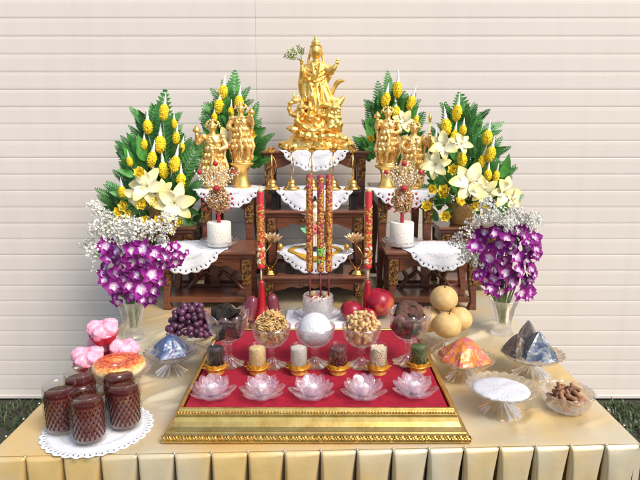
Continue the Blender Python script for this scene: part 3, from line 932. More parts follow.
# heights chosen so the dish rim shows where it does in the photo
glass_stand('glass stand holding the pink cupcakes', p_cup + Vector((0, 0, 0)), 0.077, 0.062, GS)
glass_stand('low glass stand under the glazed round bun', p_bun, 0.076, 0.075, GS)
glass_stand('fluted glass stand under the blue film pyramid', p_blue, 0.072, 0.060, GS)
glass_stand('glass stand under the dark grapes', p_grape, 0.072, 0.060, GS)
glass_stand('fluted glass stand under the orange pyramid', p_or, 0.080, 0.060, GS)
glass_stand('fluted glass stand under the smoky pyramids', p_dk, 0.082, 0.062, GS)
glass_stand('scalloped glass stand full of white sugar', p_salt, 0.081, 0.064, GS, 'amberglass')
glass_stand('glass stand under the golden pears', p_pear, 0.072, 0.060, GS)

# sugar heap on the stand
m = MB(); sgf = lambda t, r, z, i: (r, z + 0.0035 * noise.noise(Vector((r * cos(t) * 45, r * sin(t) * 45, 2))) * (1 if i else 0))
m.lathe([(0.068, 0.0), (0.066, 0.002), (0.056, 0.004), (0.044, 0.0055), (0.03, 0.007), (0.015, 0.0085), (0.0004, 0.009)], 60, caps=True, rf=sgf)
m.lathe([(0.040, -0.0100), (0.068, 0.0)], 48, caps=False)
tag(m.build('sugar_heap', M['sugar'], loc=p_salt + Vector((0, 0, 0.0565))), 'flat white sugar filling the scalloped glass stand', 'sugar')


# pyramids wrapped in film
def pyramid(label, loc, s, h, m_, rz, n=4, ex=0.8, name='film_pyramid', lid=None):
    t = thing(name, label, 'pyramid', loc, 'wrapped pyramids', rz)
    m = MB(); segs = n; NV = 9
    ring = []
    for j in range(NV + 1):
        v = j / NV
        for k in range(n * 6):
            a = 2 * PI * k / (n * 6); f = (k % 6) / 6
            # straight sided polygon
            a0, a1 = 2 * PI * (k // 6) / n, 2 * PI * (k // 6 + 1) / n
            x = (1 - f) * cos(a0) + f * cos(a1); y = (1 - f) * sin(a0) + f * sin(a1)
            q = max(0.07, (1 - v) ** ex) * (1 - 0.10 * v)
            wob = 1 + 0.16 * noise.noise(Vector((x * 2.2, y * 2.2, v * 3 + s * 50)))
            ring.append((x * s * q * wob, y * s * q * wob, h * v))
    fs = []; nn = n * 6
    for j in range(NV):
        for k in range(nn):
            k2 = (k + 1) % nn
            fs.append((j * nn + k, j * nn + k2, (j + 1) * nn + k2, (j + 1) * nn + k))
    fs.append(tuple(range(nn))[::-1]); fs.append(tuple(NV * nn + k for k in range(nn)))
    m.add(ring, fs, smooth=False)
    m.build('film_wrap', m_, t)
    # gathered crimped hem
    m = MB(); m.lathe([(s * 0.74, 0.0), (s * 0.98, 0.001), (s * 1.0, 0.003), (s * 0.72, 0.010)], 96, rf=lambda t_, r, z, i: (r * (1 + 0.02 * sin(26 * t_)), z + 0.002 * sin(26 * t_) * (1 if i == 2 else 0)), caps=False)
    m.build('hem', M['glass'], t)
    return t


pyramid('blue iridescent film pyramid beside the grapes', p_blue + Vector((0, 0, 0.0605)), 0.060, 0.052, M['bluefilm'], R(40), n=5, ex=0.62)
pyramid('orange and pink film pyramid beside the pears', p_or + Vector((0, 0, 0.0605)), 0.074, 0.058, M['orangefilm'], R(22), n=8, ex=0.62)
pyramid('blue-grey pyramid in front on the stand near the wall end', p_dk + Vector((0.008, -0.016, 0.0625)), 0.066, 0.068, M['greyfilm'], R(40), ex=0.66)
pyramid('dark smoky pyramid behind the blue-grey one', p_dk + Vector((-0.008, 0.026, 0.0625)), 0.058, 0.086, M['brownfilm'], R(20), ex=0.7)
pyramid('small brown pyramid tilted beside the blue-grey one', p_dk + Vector((-0.046, 0.002, 0.0625)), 0.044, 0.055, M['brownfilm'], R(70), n=4, ex=0.66)


# ---- pears
def pear_mesh():
    m = MB(); prof = []
    for k in range(17):
        a = PI * k / 16; r = sin(a); z = -cos(a)
        rr = r * (1.0 - 0.06 * z)
        zz = z * 0.90 - (0.14 if False else 0) - 0.10 * math.exp(-(r / 0.22) ** 2) * (1 if z > 0 else -0.7)
        prof.append((max(rr, 0.004), zz))
    m.lathe(prof, 28, rf=lambda t, r, z, i: r * (1 + 0.02 * sin(2 * t + 1) + 0.012 * sin(3 * t)))
    return m


pr = 0.0435
pm_body = pear_mesh().mesh('pear', M['pear'])
sm_ = MB().tube([(0, 0, 0.78), (0.03, 0, 0.98), (0.10, 0.02, 1.22)], [0.05, 0.035, 0.05], 6).mesh('stem', M['stem'])
pbase = p_pear + Vector((0, 0, 0.054))
for lab, dx, dy, dz, ti, rz in (('golden pear nearest the viewer at the front of the pile', 0.000, -0.042, 0.043, (0.12, 0.08), 0.3),
                                ('golden pear on the side of the pile next to the dried mushrooms', -0.044, 0.014, 0.043, (-0.1, -0.2), 1.2),
                                ('golden pear on the side of the pile nearer the dark pyramids', 0.046, 0.014, 0.043, (0.1, 0.25), 2.2),
                                ('golden pear resting on top of the pile', -0.003, 0.004, 0.113, (-0.08, 0.05), 4.0)):
    t = thing('pear', lab, 'pear', pbase + Vector((dx, dy, dz)), 'golden pears')
    t.rotation_euler = (ti[0], ti[1], rz)
    obj_from(pm_body, 'skin', t, scale=pr); obj_from(sm_, 'stem', t, scale=pr)

# ---- grapes: one bunch
gb = p_grape + Vector((0, 0, 0.056))
t = thing('grape_bunch', 'bunch of dark purple grapes on a glass stand', 'grapes', gb)
gm = MB().ball((0, 0, 0), (1, 1, 1.08), nu=14, nv=10).mesh('grape', M['grape'])
MB().tube([(0, 0, 0.01), (0.005, 0.01, 0.05), (-0.005, 0.02, 0.085)], [0.003, 0.003, 0.002], 6).build('stem', M['sage'], t)
pts = []
tries = 0
while len(pts) < 96 and tries < 20000:
    tries += 1
    x, y, z = random.uniform(-0.074, 0.074), random.uniform(-0.055, 0.055), random.uniform(0.010, 0.094)
    lim = 1 - (z / 0.105) ** 1.6
    if (x / 0.072) ** 2 + (y / 0.055) ** 2 > lim or (x / 0.072) ** 2 + (y / 0.055) ** 2 < lim - 0.62 and z < 0.06: continue
    q = Vector((x, y, z))
    if all((q - o).length > 0.0160 for o in pts): pts.append(q)
for q in pts:
    obj_from(gm, 'grape', t, q, (random.uniform(-.5, .5), random.uniform(-.5, .5), 0), random.uniform(0.0090, 0.0108))


# ---- cupcakes
def cup_mesh():
    m = MB(); m.lathe([(0.60, 0.0), (0.66, 0.03), (0.92, 0.62), (0.95, 0.66), (0.90, 0.64), (0.62, 0.1)], 60, rf=lambda t, r, z, i: r * (1 + 0.035 * sin(20 * t) * (0.4 + z)))
    return m


def bloom_mesh():
    # steamed cake split open into three or four lobes
    m = MB()
    for k in range(5):
        a = 2 * PI * k / 5 + 0.4; h = (0.95, 0.78, 1.02, 0.85, 0.9)[k]
        # each burst lobe: a lopsided wedge, steep on the inside, pointed rim
        b0 = len(m.v)
        m.ball((0, 0, 0), (0.50, 0.44, 0.52), amp=0.30, fr=1.9, seed=k * 3.1, nu=22, nv=15)
        Mx = Matrix.Rotation(a, 4, 'Z') @ Matrix.Translation((0.50, 0, h)) @ Matrix.Rotation(0.5, 4, 'Y')
        for q in range(b0, len(m.v)):
            v = m.v[q].copy()
            f = lambda t, r: math.copysign(abs(t / r) ** 0.72, t) * r
            v = Vector((f(v.x, .5), f(v.y, .44), f(v.z, .52)))
            m.v[q] = Mx @ v
    m.ball((0, 0, 0.60), (0.88, 0.88, 0.40), nu=20, nv=10)
    return m


cm, bm = cup_mesh().mesh('paper_cup', M['redpaper']), bloom_mesh().mesh('cake', M['pinkcake'])
cb = p_cup + Vector((0, 0, 0.056))
s_ = 0.040
for lab, dx, dy, dz, rz, tl in (('pink steamed cupcake at the front of the pile', -0.026, -0.028, 0.0, 0.2, (0.14, -0.10)), ('pink steamed cupcake beside the glass vase, red cup facing out', 0.046, 0.010, 0.004, 1.0, (0.05, 0.16)),
                                ('pink steamed cupcake at the back of the pile, mostly hidden', -0.018, 0.048, 0.004, 0.7, (0, 0)), ('pink steamed cupcake on top of the pile', 0.002, 0.012, 0.062, 0.5, (0.12, -0.1))):
    t = thing('pink_cupcake', lab, 'cupcake', cb + Vector((dx, dy, dz)), 'pink cupcakes'); t.rotation_euler = (tl[0], tl[1], rz)
    obj_from(cm, 'paper_cup', t, scale=s_); obj_from(bm, 'cake', t, scale=s_)

# ---- bun
t = thing('glazed_bun', 'round baked bun with red-brown glaze on glass stand', 'bun', p_bun + Vector((0, 0, 0.070)))
m = MB()
prof = [(0.045, 0.0), (0.058, 0.004), (0.066, 0.016), (0.064, 0.027), (0.052, 0.035), (0.035, 0.0375), (0.018, 0.035), (0.0005, 0.0335)]
m.lathe(prof, 64, rf=lambda t_, r, z, i: (r * (1 + 0.02 * noise.noise(Vector((cos(t_) * 2, sin(t_) * 2, z * 30)))), z + 0.002 * noise.noise(Vector((r * 60 * cos(t_), r * 60 * sin(t_), 0)))), gz=lambda t_, r, z: 0.02 + 0.93 * max(0, min(1, (z - 0.008) / 0.028)) * (1 if r > 0.012 else 0.75))
m.build('crust', M['bun'], t)


# ---- glasses of dark drink
def drink_glass():
    t = thing('drink_glass', 'x', 'glass', (0, 0, 0), 'glasses of dark drink')
    r, h = 0.0365, 0.112
    nd = 19

    def dia(t_, z):
        if z < 0.008 or z > 0.092: return 0.0
        e = min(1, (z - 0.008) / 0.006, (0.092 - z) / 0.006)
        a = nd * t_ / (2 * PI); b_ = (z) / 0.0092
        u, v = (a + b_ / 2) % 1.0, (a - b_ / 2) % 1.0
        return e * (min(u, 1 - u) * min(v, 1 - v)) * 4
    prof = [(0.001, 0.0)] + [(r * 0.86, 0.0), (r * 0.96, 0.003)] + [(r * 0.98 + r * 0.02 * k / 42, 0.006 + (h - 0.008) * k / 42) for k in range(43)] + [(r * 0.99, h), (r * 0.955, h), (r * 0.93, 0.100), (r * 0.90, 0.009), (0.001, 0.008)]
    m = MB(); m.lathe(prof, nd * 10, rf=lambda t_, rr, z, i: (rr + (0.0036 * dia(t_, z) if 2 < i < 46 else 0), z), caps=False)
    m.build('tumbler', M['tumblerglass'], t)
    m = MB()
    pr_ = [(0.001, 0.0085)] + [(r * 0.90, 0.010)] + [(r * (0.905 + 0.02 * k / 40), 0.011 + 0.083 * k / 40) for k in range(41)] + [(r * 0.925, 0.0942), (0.001, 0.0940)]
    m.lathe(pr_, nd * 10, rf=lambda t_, rr, z, i: (rr - 0.0014 + (0.0036 * dia(t_, z) if 1 < i < 42 else 0), z), caps=False, gz=lambda t_, rr, z: (0.015 + 0.985 * dia(t_, z)) if 0.013 < z < 0.087 else 0.0)
    m.build('drink', M['drink'], t)
    m = MB()
    for k in range(26):
        a, q = random.uniform(0, 6.28), r * 0.86 * sqrt(random.uniform(0.35, 1))
        m.ball((q * cos(a), q * sin(a), 0.0946), (0.0022, 0.0022, 0.0010), nu=7, nv=4)
    m.build('bubbles', M['glass'], t)
    return t


dg = drink_glass()
LZ = TZ + 0.0036
for i, (px, py, lab) in enumerate(((90, 446, 'glass of dark red drink nearest the table edge, front of the five'), (63, 436, 'glass of dark red drink at the outer side of the doily, nearest the grass'),
                                   (126, 432, 'glass of dark red drink in front on the tray side of the doily'), (83, 421, 'glass of dark red drink standing behind the front glass, towards the cupcakes'), (121, 418, 'glass of dark red drink half hidden under the bun stand'))):
    q = onz(px, py - 6, LZ)
    o = dg if i == 0 else copy_tree(dg, rz=i * 1.1)
    o.location = q; o['label'] = lab

# ---- cut glass bowl with brown snacks
p_bowl = onz(566, 409, TZ)
t = thing('glass_bowl', 'round cut-glass bowl of brown snacks at the table side', 'bowl', p_bowl)
r, h = 0.062, 0.048
m = MB()
prof = [(0.001, 0.0), (r * 0.5, 0.0), (r * 0.72, 0.006), (r * 0.90, 0.022), (r * 1.0, h - 0.004), (r * 1.02, h), (r * 0.985, h), (r * 0.95, h - 0.006), (r * 0.84, 0.022), (r * 0.66, 0.010), (0.001, 0.007)]
m.lathe(prof, 120, rf=lambda t_, rr, z, i: (rr * (1 + (0.045 * sin(12 * t_) * sin(z * 150) if 1 < i < 6 else 0)), z + (0.003 * abs(sin(12 * t_)) if 3 < i < 8 else 0)), caps=False)
m.build('cut_glass', M['crystal'], t)
sn = []
for v_ in range(3):
    m = MB(); Ls = 0.021
    m.tube([(-Ls, 0, 0), (-Ls * 0.5, 0.003, 0.001), (0, 0.004, 0.002), (Ls * 0.5, 0.002, 0.001), (Ls, -0.001, 0)], [0.0055, 0.0075, 0.0066, 0.0078, 0.005], 9)
    sn.append(m.mesh('brown_snack', M['cookie']))
for i in range(52):
    a = random.uniform(0, 6.28); lay = i / 52
    q = (0.040 - 0.014 * lay) * sqrt(random.random())
    o = obj_from(sn[i % 3], 'brown_snack', None, p_bowl + Vector((q * cos(a), q * sin(a), 0.016 + 0.036 * lay)), (random.uniform(-.5, .5), random.uniform(-.6, .6), random.uniform(0, 6.28)), random.uniform(0.6, 0.85))
    tag(o, 'stubby brown dried snack piled in the cut-glass bowl', 'snack', 'brown snacks in the glass bowl')
# ------------------------------------------------------------------ tray: compotes and contents
comp = []
for px, py, rr, hh, scal, lab in ((229, 364, 0.054, 0.138, True, 'scalloped crystal compote full of black dried mushrooms'), (272, 365, 0.051, 0.112, False, 'crystal compote heaped with golden dried shreds'),
                                  (315, 364, 0.053, 0.108, False, 'crystal compote with a dome of white sugar'), (361, 365, 0.051, 0.112, False, 'crystal compote heaped with cashew nuts'), (408, 362, 0.055, 0.136, True, 'scalloped crystal compote full of brown dried mushrooms')):
    q = onz(px, py, TS)
    g, zb = goblet(lab, q, rr, hh, scal)
    comp.append((q, rr, hh, zb))


def bowl_r(c, z):
    q, rr, hh, zb = c; K = ((0.06, .02), (0.07, .25), (0.15, .6), (0.29, .86), (0.54, .95), (9, .95)); u = (z - zb) / hh
    for (a, b_), (a2, b2) in zip(K, K[1:]):
        if u < a2: return rr * (b_ + (b2 - b_) * max(0, (u - a)) / (a2 - a))
    return rr * .95


def dried_mushroom(seed, r):
    m = MB(); rnd = random.Random(seed)

    def fn(u, v):
        t = 2 * PI * u; q = v
        n1 = noise.noise(Vector((cos(t) * 1.6, sin(t) * 1.6, seed)))
        n2 = noise.noise(Vector((cos(t) * 3 * q, sin(t) * 3 * q, seed + 5)))
        rr = r * q * (1 + 0.22 * n1 * q)
        z = r * (0.30 * (1 - q * q) + 0.28 * n1 * q * q * q + 0.10 * n2) - r * 0.10 * math.exp(-(q / 0.3) ** 2)
        return (rr * cos(t), rr * sin(t), z)
    m.grid(36, 10, fn, wrapu=True)
    return m


def mushrooms(c, mname, label, group, n, rmax, sd, big=None):
    q, rr, hh, zb = c
    for i in range(n):
        lay = i / (n - 1)
        a = i * 2.4 + sd; zq = zb + 0.022 + lay * (hh - zb - 0.012); d_ = max(0, min(bowl_r(c, zq), rr * .95) - rmax * 0.98) * (1 - 0.25 * lay) if i < n - 1 else 0
        o = dried_mushroom(sd + i * 1.3, rmax * (0.85 + 0.3 * random.random())).build('dried_mushroom', M[mname], None,
            loc=q + Vector((d_ * cos(a), d_ * sin(a), zq)), rot=(random.uniform(-.8, .8), random.uniform(-.8, .8), random.uniform(0, 6)), solid=0.003)
        tag(o, label, 'mushroom', group)
    return o


mushrooms(comp[0], 'mushroom', 'black wrinkled dried mushroom in the scalloped compote', 'black dried mushrooms', 30, 0.024, 1.0)
mushrooms(comp[4], 'mushroom', 'dark dried mushroom under the big brown cap', 'dark mushrooms under the brown cap', 26, 0.024, 9.0)
q, rr, hh, zb = comp[4]
m = MB()
m.grid(56, 12, lambda u, v: ((0.039 * v * (1 + 0.10 * noise.noise(Vector((cos(6.283 * u) * 2, sin(6.283 * u) * 2, 4))))) * cos(6.283 * u), 0.039 * v * (1 + 0.06 * noise.noise(Vector((cos(6.283 * u) * 2, sin(6.283 * u) * 2, 8)))) * sin(6.283 * u),
                        0.012 * v * v - 0.016 * v ** 6 + 0.002 * noise.noise(Vector((v * 5, u * 9, 1)))), wrapu=True)
o = m.build('dried_mushroom', M['mushbrown'], None, loc=q + Vector((-0.004, -0.026, hh + 0.010)), rot=(R(58), 0, R(8)), solid=0.004)
tag(o, 'big brown dried mushroom cap on top of the scalloped compote', 'mushroom')

# golden shreds: one heap nobody could count
q, rr, hh, zb = comp[1]
m = MB()
for i in range(520):
    a = random.uniform(0, 6.28); ph = random.random()
    hz = zb + 0.020 + (hh - zb + 0.016) * ph
    lim = max(0.004, bowl_r(comp[1], hz) - 0.009) if hz < hh * 0.95 else rr * 0.84 * sqrt(max(0.02, 1 - ((hz - hh * 0.95) / 0.042) ** 2))
    d_ = lim * (random.random() ** 0.35)
    c_ = Vector((d_ * cos(a), d_ * sin(a), hz)); a2 = random.uniform(0, 6.28); L = random.uniform(0.006, 0.013)
    dv = Vector((cos(a2), sin(a2), random.uniform(-0.7, 0.7))) * L; sd = Vector((-sin(a2), cos(a2), random.uniform(-.5, .5))) * 0.004
    m.tube([c_ - dv, c_ - dv * 0.3 + sd, c_ + dv * 0.3 + sd, c_ + dv], [0.0010, 0.0019, 0.0019, 0.0010], 5)
o = m.build('dried_shreds', M['shreds'], None, loc=q); tag(o, 'tangled golden dried shreds heaped in a crystal compote', 'dried food', kind='stuff')

# white sugar dome
q, rr, hh, zb = comp[2]
m = MB(); m.lathe([(rr * 0.3, zb + 0.008), (rr * 0.7, zb + 0.022), (rr * 0.88, hh - 0.014), (rr * 0.86, hh - 0.006), (rr * 0.74, hh + 0.012), (rr * 0.5, hh + 0.027), (rr * 0.22, hh + 0.034), (0.0004, hh + 0.036)], 40)
tag(m.build('sugar_dome', M['sugar'], None, loc=q), 'smooth dome of white sugar in the middle crystal compote', 'sugar')

# cashews
q, rr, hh, zb = comp[3]
cms = []
for v_ in range(3):
    m = MB(); R0 = 0.0075
    pth = [(R0 * cos(a), R0 * sin(a), 0.001 * sin(a * 2 + v_)) for a in [0.3 + k * 0.42 for k in range(7)]]
    m.tube(pth, [0.0024, 0.0044, 0.0050, 0.0048, 0.0050, 0.0046, 0.0026], 9); cms.append(m.mesh('cashew_nut', M['cashew']))
pts = []; tries = 0
while len(pts) < 118 and tries < 30000:
    tries += 1
    a = random.uniform(0, 6.28); hz = random.uniform(zb + 0.020, hh + 0.034)
    lim = max(0.003, bowl_r(comp[3], hz) - 0.010) if hz < hh * 0.95 else rr * 0.84 * sqrt(max(0.0, 1 - ((hz - hh * 0.95) / 0.040) ** 2))
    d_ = lim * (random.random() ** 0.3)
    c_ = Vector((d_ * cos(a), d_ * sin(a), hz))
    if all((c_ - o).length > 0.0102 for o in pts): pts.append(c_)
for i, c_ in enumerate(pts):
    o = obj_from(cms[i % 3], 'cashew_nut', None, q + c_, (random.uniform(0, 6.28), random.uniform(0, 6.28), random.uniform(0, 6.28)), random.uniform(0.85, 1.1))
    tag(o, 'curved tan cashew nut heaped in the crystal compote', 'cashew', 'cashew nuts in the compote')


# ------------------------------------------------------------------ cups of grain on gold lotus bases
def seeds(m, n, r, z0, z1, sz, shape=(1, 1, 1)):
    for i in range(n):
        a = random.uniform(0, 6.28); side = random.random() < 0.72
        if side: d_, z = r - sz * 0.7, random.uniform(z0, z1)
        else: d_, z = r * sqrt(random.random()) * 0.95, z1 + random.uniform(-0.2, 0.9) * sz
        m.ball((d_ * cos(a), d_ * sin(a), z), (sz * shape[0], sz * shape[1], sz * shape[2]), nu=7, nv=5, rot=(random.uniform(0, 3), random.uniform(0, 3), random.uniform(0, 3)))


def goldlotus_base(root):
    m = MB(); m.lathe([(0.020, 0.0), (0.022, 0.003), (0.016, 0.008), (0.022, 0.016), (0.0005, 0.016)], 28); m.build('core', M['cupgold'], root)
    lay = []
    for L, W, tilt, z, n, off in ((0.027, 0.022, R(14), 0.006, 9, 0), (0.024, 0.019, R(34), 0.011, 9, 0.35), (0.018, 0.015, R(52), 0.015, 8, 0.1)):
        me = MB().petal(L, W, cup=0.25, bend=0.35, p=0.7, nu=7, nv=5).mesh('petal', M['cupgold'])
        for k in range(n):
            a = 2 * PI * k / n + off
            Mx = TM((0, 0, z), (0, 0, a)) @ TM((0, 0.0125, 0)) @ TM(rot=(tilt, 0, 0))
            o = obj_from(me, 'petal', root); o.matrix_local = Mx


cupdata = ((216, 373, 'sesame', 'black seeds', 'cup of black seeds'), (258, 373, 'soy', 'split yellow beans', 'cup of pale yellow beans'), (299, 373, 'rice', 'white rice', 'cup of white rice'),
           (338, 373, 'redbean', 'dark red beans', 'cup of dark red beans'), (378, 373, 'jobs', 'beige pearl grains', 'cup of beige grains'), (418, 371, 'mung', 'green mung beans', 'cup of green beans'))
cup0 = thing('lotus_cup', 'x', 'cup', (0, 0, 0), 'grain cups on gold lotus bases')
goldlotus_base(cup0)
m = MB(); rc, hc = 0.0235, 0.062
m.lathe([(0.0005, 0.0165), (rc - 0.002, 0.0165), (rc, 0.019), (rc, hc + 0.0155), (rc - 0.0006, hc + 0.0163), (rc - 0.0016, hc + 0.0155), (rc - 0.0016, 0.0200), (0.0005, 0.0192)], 40, caps=False)
m.build('glass_cup', M['cupglass'], cup0)
for i, (px, py, mk, nm, lab) in enumerate(cupdata):
    c_ = cup0 if i == 0 else copy_tree(cup0, rz=i * 0.3)
    q = onz(px, py, TS); c_.location = q
    c_['label'] = 'small glass ' + lab + ' on a gold lotus base'
    m = MB(); top = hc + 0.007
    ri = rc - 0.0024
    pr_ = [(0.0005, 0.0197), (ri - 0.001, 0.0200), (ri, 0.022)] + [(ri, 0.022 + (top - 0.024) * k / 6) for k in range(1, 7)] + [(ri - 0.002, top + 0.001), (ri * 0.5, top + 0.003), (0.0005, top + 0.0035)]
    if mk in ('redbean', 'jobs', 'mung'):
        m.lathe([(a * 0.94, b_) for a, b_ in pr_], 24)
        sz = {'redbean': 0.0027, 'jobs': 0.0030, 'mung': 0.0019}[mk]
        seeds(m, {'redbean': 420, 'jobs': 330, 'mung': 760}[mk], ri, 0.022, top - 0.001, sz, (1.25, 0.9, 0.9) if mk == 'redbean' else (1, 1, 1))
    else:
        m.lathe(pr_, 48, rf=lambda t_, r_, z, k: (r_ * (1 + 0.012 * noise.noise(Vector((cos(t_) * 9, sin(t_) * 9, z * 400)))), z))
        seeds(m, 260, ri, 0.022, top, 0.0013, (1.5, 0.9, 0.9))
    o = m.build('grain_fill', M[mk], None, loc=q)
    tag(o, {'sesame': 'black', 'soy': 'pale yellow', 'rice': 'white', 'redbean': 'dark red', 'jobs': 'beige', 'mung': 'green'}[mk] + ' grain filling the small glass cup, ' + nm, 'grain', kind='stuff')

# ------------------------------------------------------------------ crystal lotus tealight holders
cl0 = thing('crystal_lotus', 'x', 'candle holder', (0, 0, 0), 'crystal lotus candle holders')
MB().lathe([(0.0005, 0.0), (0.022, 0.0), (0.024, 0.004), (0.018, 0.010), (0.0005, 0.011)], 16, smooth=False).build('base', M['crystal_velvet_tint'], cl0)
for L, W, T, tilt, z, n, off, r0 in ((0.046, 0.036, 0.010, R(2), 0.006, 7, 0.45, 0.012), (0.042, 0.032, 0.009, R(30), 0.010, 7, 0.0, 0.012), (0.037, 0.026, 0.008, R(54), 0.013, 7, 0.45, 0.012)):
    me = MB().solidpetal(L, W, T, bend=0.35).mesh('petal', M['crystal_velvet_tint'])
    for k in range(n):
        a = 2 * PI * k / n + off
        o = obj_from(me, 'petal', cl0); o.matrix_local = TM((0, 0, z), (0, 0, a)) @ TM((0, r0, 0)) @ TM(rot=(tilt, 0, 0))
tl0 = thing('tealight_candle', 'x', 'candle', (0, 0, 0), 'tealight candles')
MB().lathe([(0.0005, 0.0), (0.0125, 0.0), (0.013, 0.001), (0.013, 0.017), (0.012, 0.019), (0.007, 0.0215), (0.0005, 0.022)], 24).build('wax', M['tealight'], tl0)
MB().tube([(0, 0, 0.0215), (0.0004, 0, 0.026)], 0.0007, 5).build('wick', M['stem'], tl0)
whichl = ('in front of the black seed cup', 'in front of the pale yellow bean cup', 'below the gap of the rice and red bean cups', 'between the red bean and beige grain cups', 'in front of the green bean cup')
for i, (px, py) in enumerate(((213, 397), (262.5, 397), (312, 397), (363.5, 397), (414.5, 395))):
    q = onz(px, py, TS)
    a = cl0 if i == 0 else copy_tree(cl0, rz=i * 0.13)
    a.location = q; a['label'] = 'crystal lotus holder with velvet-pink reflection tint ' + whichl[i]
    b_ = tl0 if i == 0 else copy_tree(tl0)
    b_.location = q + Vector((0, 0, 0.0115)); b_['label'] = 'white tealight inside the crystal lotus ' + whichl[i]

# ------------------------------------------------------------------ incense pot and joss sticks
q = onz(318, 321, TZ + 0.006)
PY = q.y
t = thing('crystal_dish', 'wide crystal saucer under the incense pot', 'dish', q)
m = MB(); m.lathe([(0.0005, 0), (0.05, 0), (0.062, 0.006), (0.084, 0.030), (0.086, 0.032), (0.081, 0.031), (0.058, 0.010), (0.0005, 0.006)], 96, rf=lambda t_, r, z, i: (r * (1 + 0.04 * abs(sin(8 * t_)) * (z / 0.03)), z), caps=False)
m.build('saucer', M['crystal'], t)
t = thing('incense_pot', 'cylindrical diamond-cut crystal incense pot with red ash', 'incense pot', q + Vector((0, 0, 0.0065)))
hp, rp_ = 0.092, 0.051


def diam(t_, z, n=20, pz=0.016):
    a = n * t_ / (2 * PI); b_ = z / pz
    u, v = (a + b_ / 2) % 1.0, (a - b_ / 2) % 1.0
    return min(u, 1 - u) * min(v, 1 - v) * 4


pr_ = [(0.0005, 0.0), (rp_ * 0.9, 0.0)] + [(rp_ * (0.94 + 0.06 * k / 24), 0.003 + (hp - 0.004) * k / 24) for k in range(25)] + [(rp_ * 0.98, hp), (rp_ * 0.93, hp - 0.003), (rp_ * 0.88, 0.008), (0.0005, 0.007)]
MB().lathe(pr_, 160, rf=lambda t_, r, z, i: (r + (0.0055 * diam(t_, z, 16, 0.018) if 1 < i < 26 else 0), z), caps=False).build('pot', M['potcrystal'], t)
m = MB(); m.lathe([(0.0005, 0.0075), (rp_ * 0.84, 0.009), (rp_ * 0.88, hp - 0.018), (rp_ * 0.7, hp - 0.010), (rp_ * 0.3, hp - 0.006), (0.0005, hp - 0.006)], 40)
m.build('rice_filling', M['rice'], t)
m = MB()
for i in range(70):
    a = random.uniform(0, 6.28); d_ = rp_ * 0.86 * sqrt(random.random())
    m.ball((d_ * cos(a), d_ * sin(a), hp - 0.006 - 0.009 * (d_ / rp_) ** 2 + random.uniform(0, 0.004)), (0.006, 0.004, 0.003), nu=7, nv=5, rot=(random.uniform(-.6, .6), random.uniform(-.6, .6), random.uniform(0, 3)))
m.build('red_petals', M['gravelred'], t)
om = MB().ball((0, 0, 0), 0.0105, nu=12, nv=8, amp=0.1, fr=3)
for dx, dy in ((-0.020, -0.012), (0.022, -0.014)):
    o = om.build('clay_ball', M['ochre'], None, loc=q + Vector((dx, dy, 0.0065 + hp + 0.004)))
    tag(o, 'brown clay ball on the incense pot, ' + ('under the outer joss stick on the grape side' if dx < 0 else 'under the joss stick on the apple side'), 'clay ball', 'clay balls on the incense pot')


def relief(m, r, z0, z1, turns, n, rr, ph=0, wob=0.25):
    pts = []; rad_ = []
    for k in range(n):
        u = k / (n - 1); a = ph + turns * 2 * PI * u + wob * sin(u * 31)
        pts.append((r * cos(a), r * sin(a), z0 + (z1 - z0) * u + 0.004 * sin(u * 47))); rad_.append(rr * (0.7 + 0.5 * abs(sin(u * 40))))
    m.tube(pts, rad_, 6)


def gild(m, r, z0, z1, n, s, sd):
    rnd = random.Random(sd)
    for i in range(n):
        a = rnd.uniform(0, 6.28); z = rnd.uniform(z0, z1)
        m.ball((r * cos(a), r * sin(a), z), (s * rnd.uniform(.5, 1.2), s * 0.16, s * rnd.uniform(.4, 1.1)), nu=6, nv=4, rot=(0, rnd.uniform(0, 3), a + PI / 2))


def joss(label, px, ytop, dx, dy, green):
    zb_ = q.z + 0.0065 + hp - 0.012
    y_ = PY + dy
    top = ony(px, ytop, y_); bot = ony(px, 272, y_).z
    t = thing('joss_stick', label, 'incense', (top.x, y_, zb_), 'large dragon joss sticks')
    zt, z1 = top.z - zb_, bot - zb_
    r = 0.0112
    MB().lathe([(0.002, z1), (r * 0.8, z1 + 0.001), (r, z1 + 0.004), (r, zt - 0.004), (r * 0.85, zt - 0.001), (0.002, zt)], 22).build('incense_body', M['joss'], t)
    m = MB(); relief(m, r - .0008, z1 + 0.01, zt - 0.02, 5, 110, 0.0022, px, 0.5); relief(m, r - .0008, z1 + 0.02, zt - 0.05, -3, 80, 0.0019, px + 2, 0.6)
    gild(m, r, z1 + 0.006, zt - 0.075, 330, 0.0060, int(px)); gild(m, r, zt - 0.08, zt - 0.012, 45, 0.0055, int(px) + 1)
    m.build('dragon_relief', M['jossgold'], t)
    if green:
        m = MB(); gild(m, r + 0.0012, z1 + 0.058, z1 + 0.085, 34, 0.0065, 5); gild(m, r + 0.0012, z1 + 0.035, z1 + 0.045, 12, 0.005, 6)
        m.build('green_relief', M['jossgreen'], t)
    MB().tube([(0, 0, -0.01), (0, 0, z1 + 0.002)], 0.0032, 8).build('stem', M['darkstick'], t)


joss('red and gold joss stick on the grape side of the trio', 309.5, 174.5, 0, 0.004, False)
joss('joss stick with the green patch, middle of the trio', 320.5, 175, 0, -0.012, True)
joss('red and gold joss stick on the apple side of the trio', 329, 174.5, 0, 0.010, False)


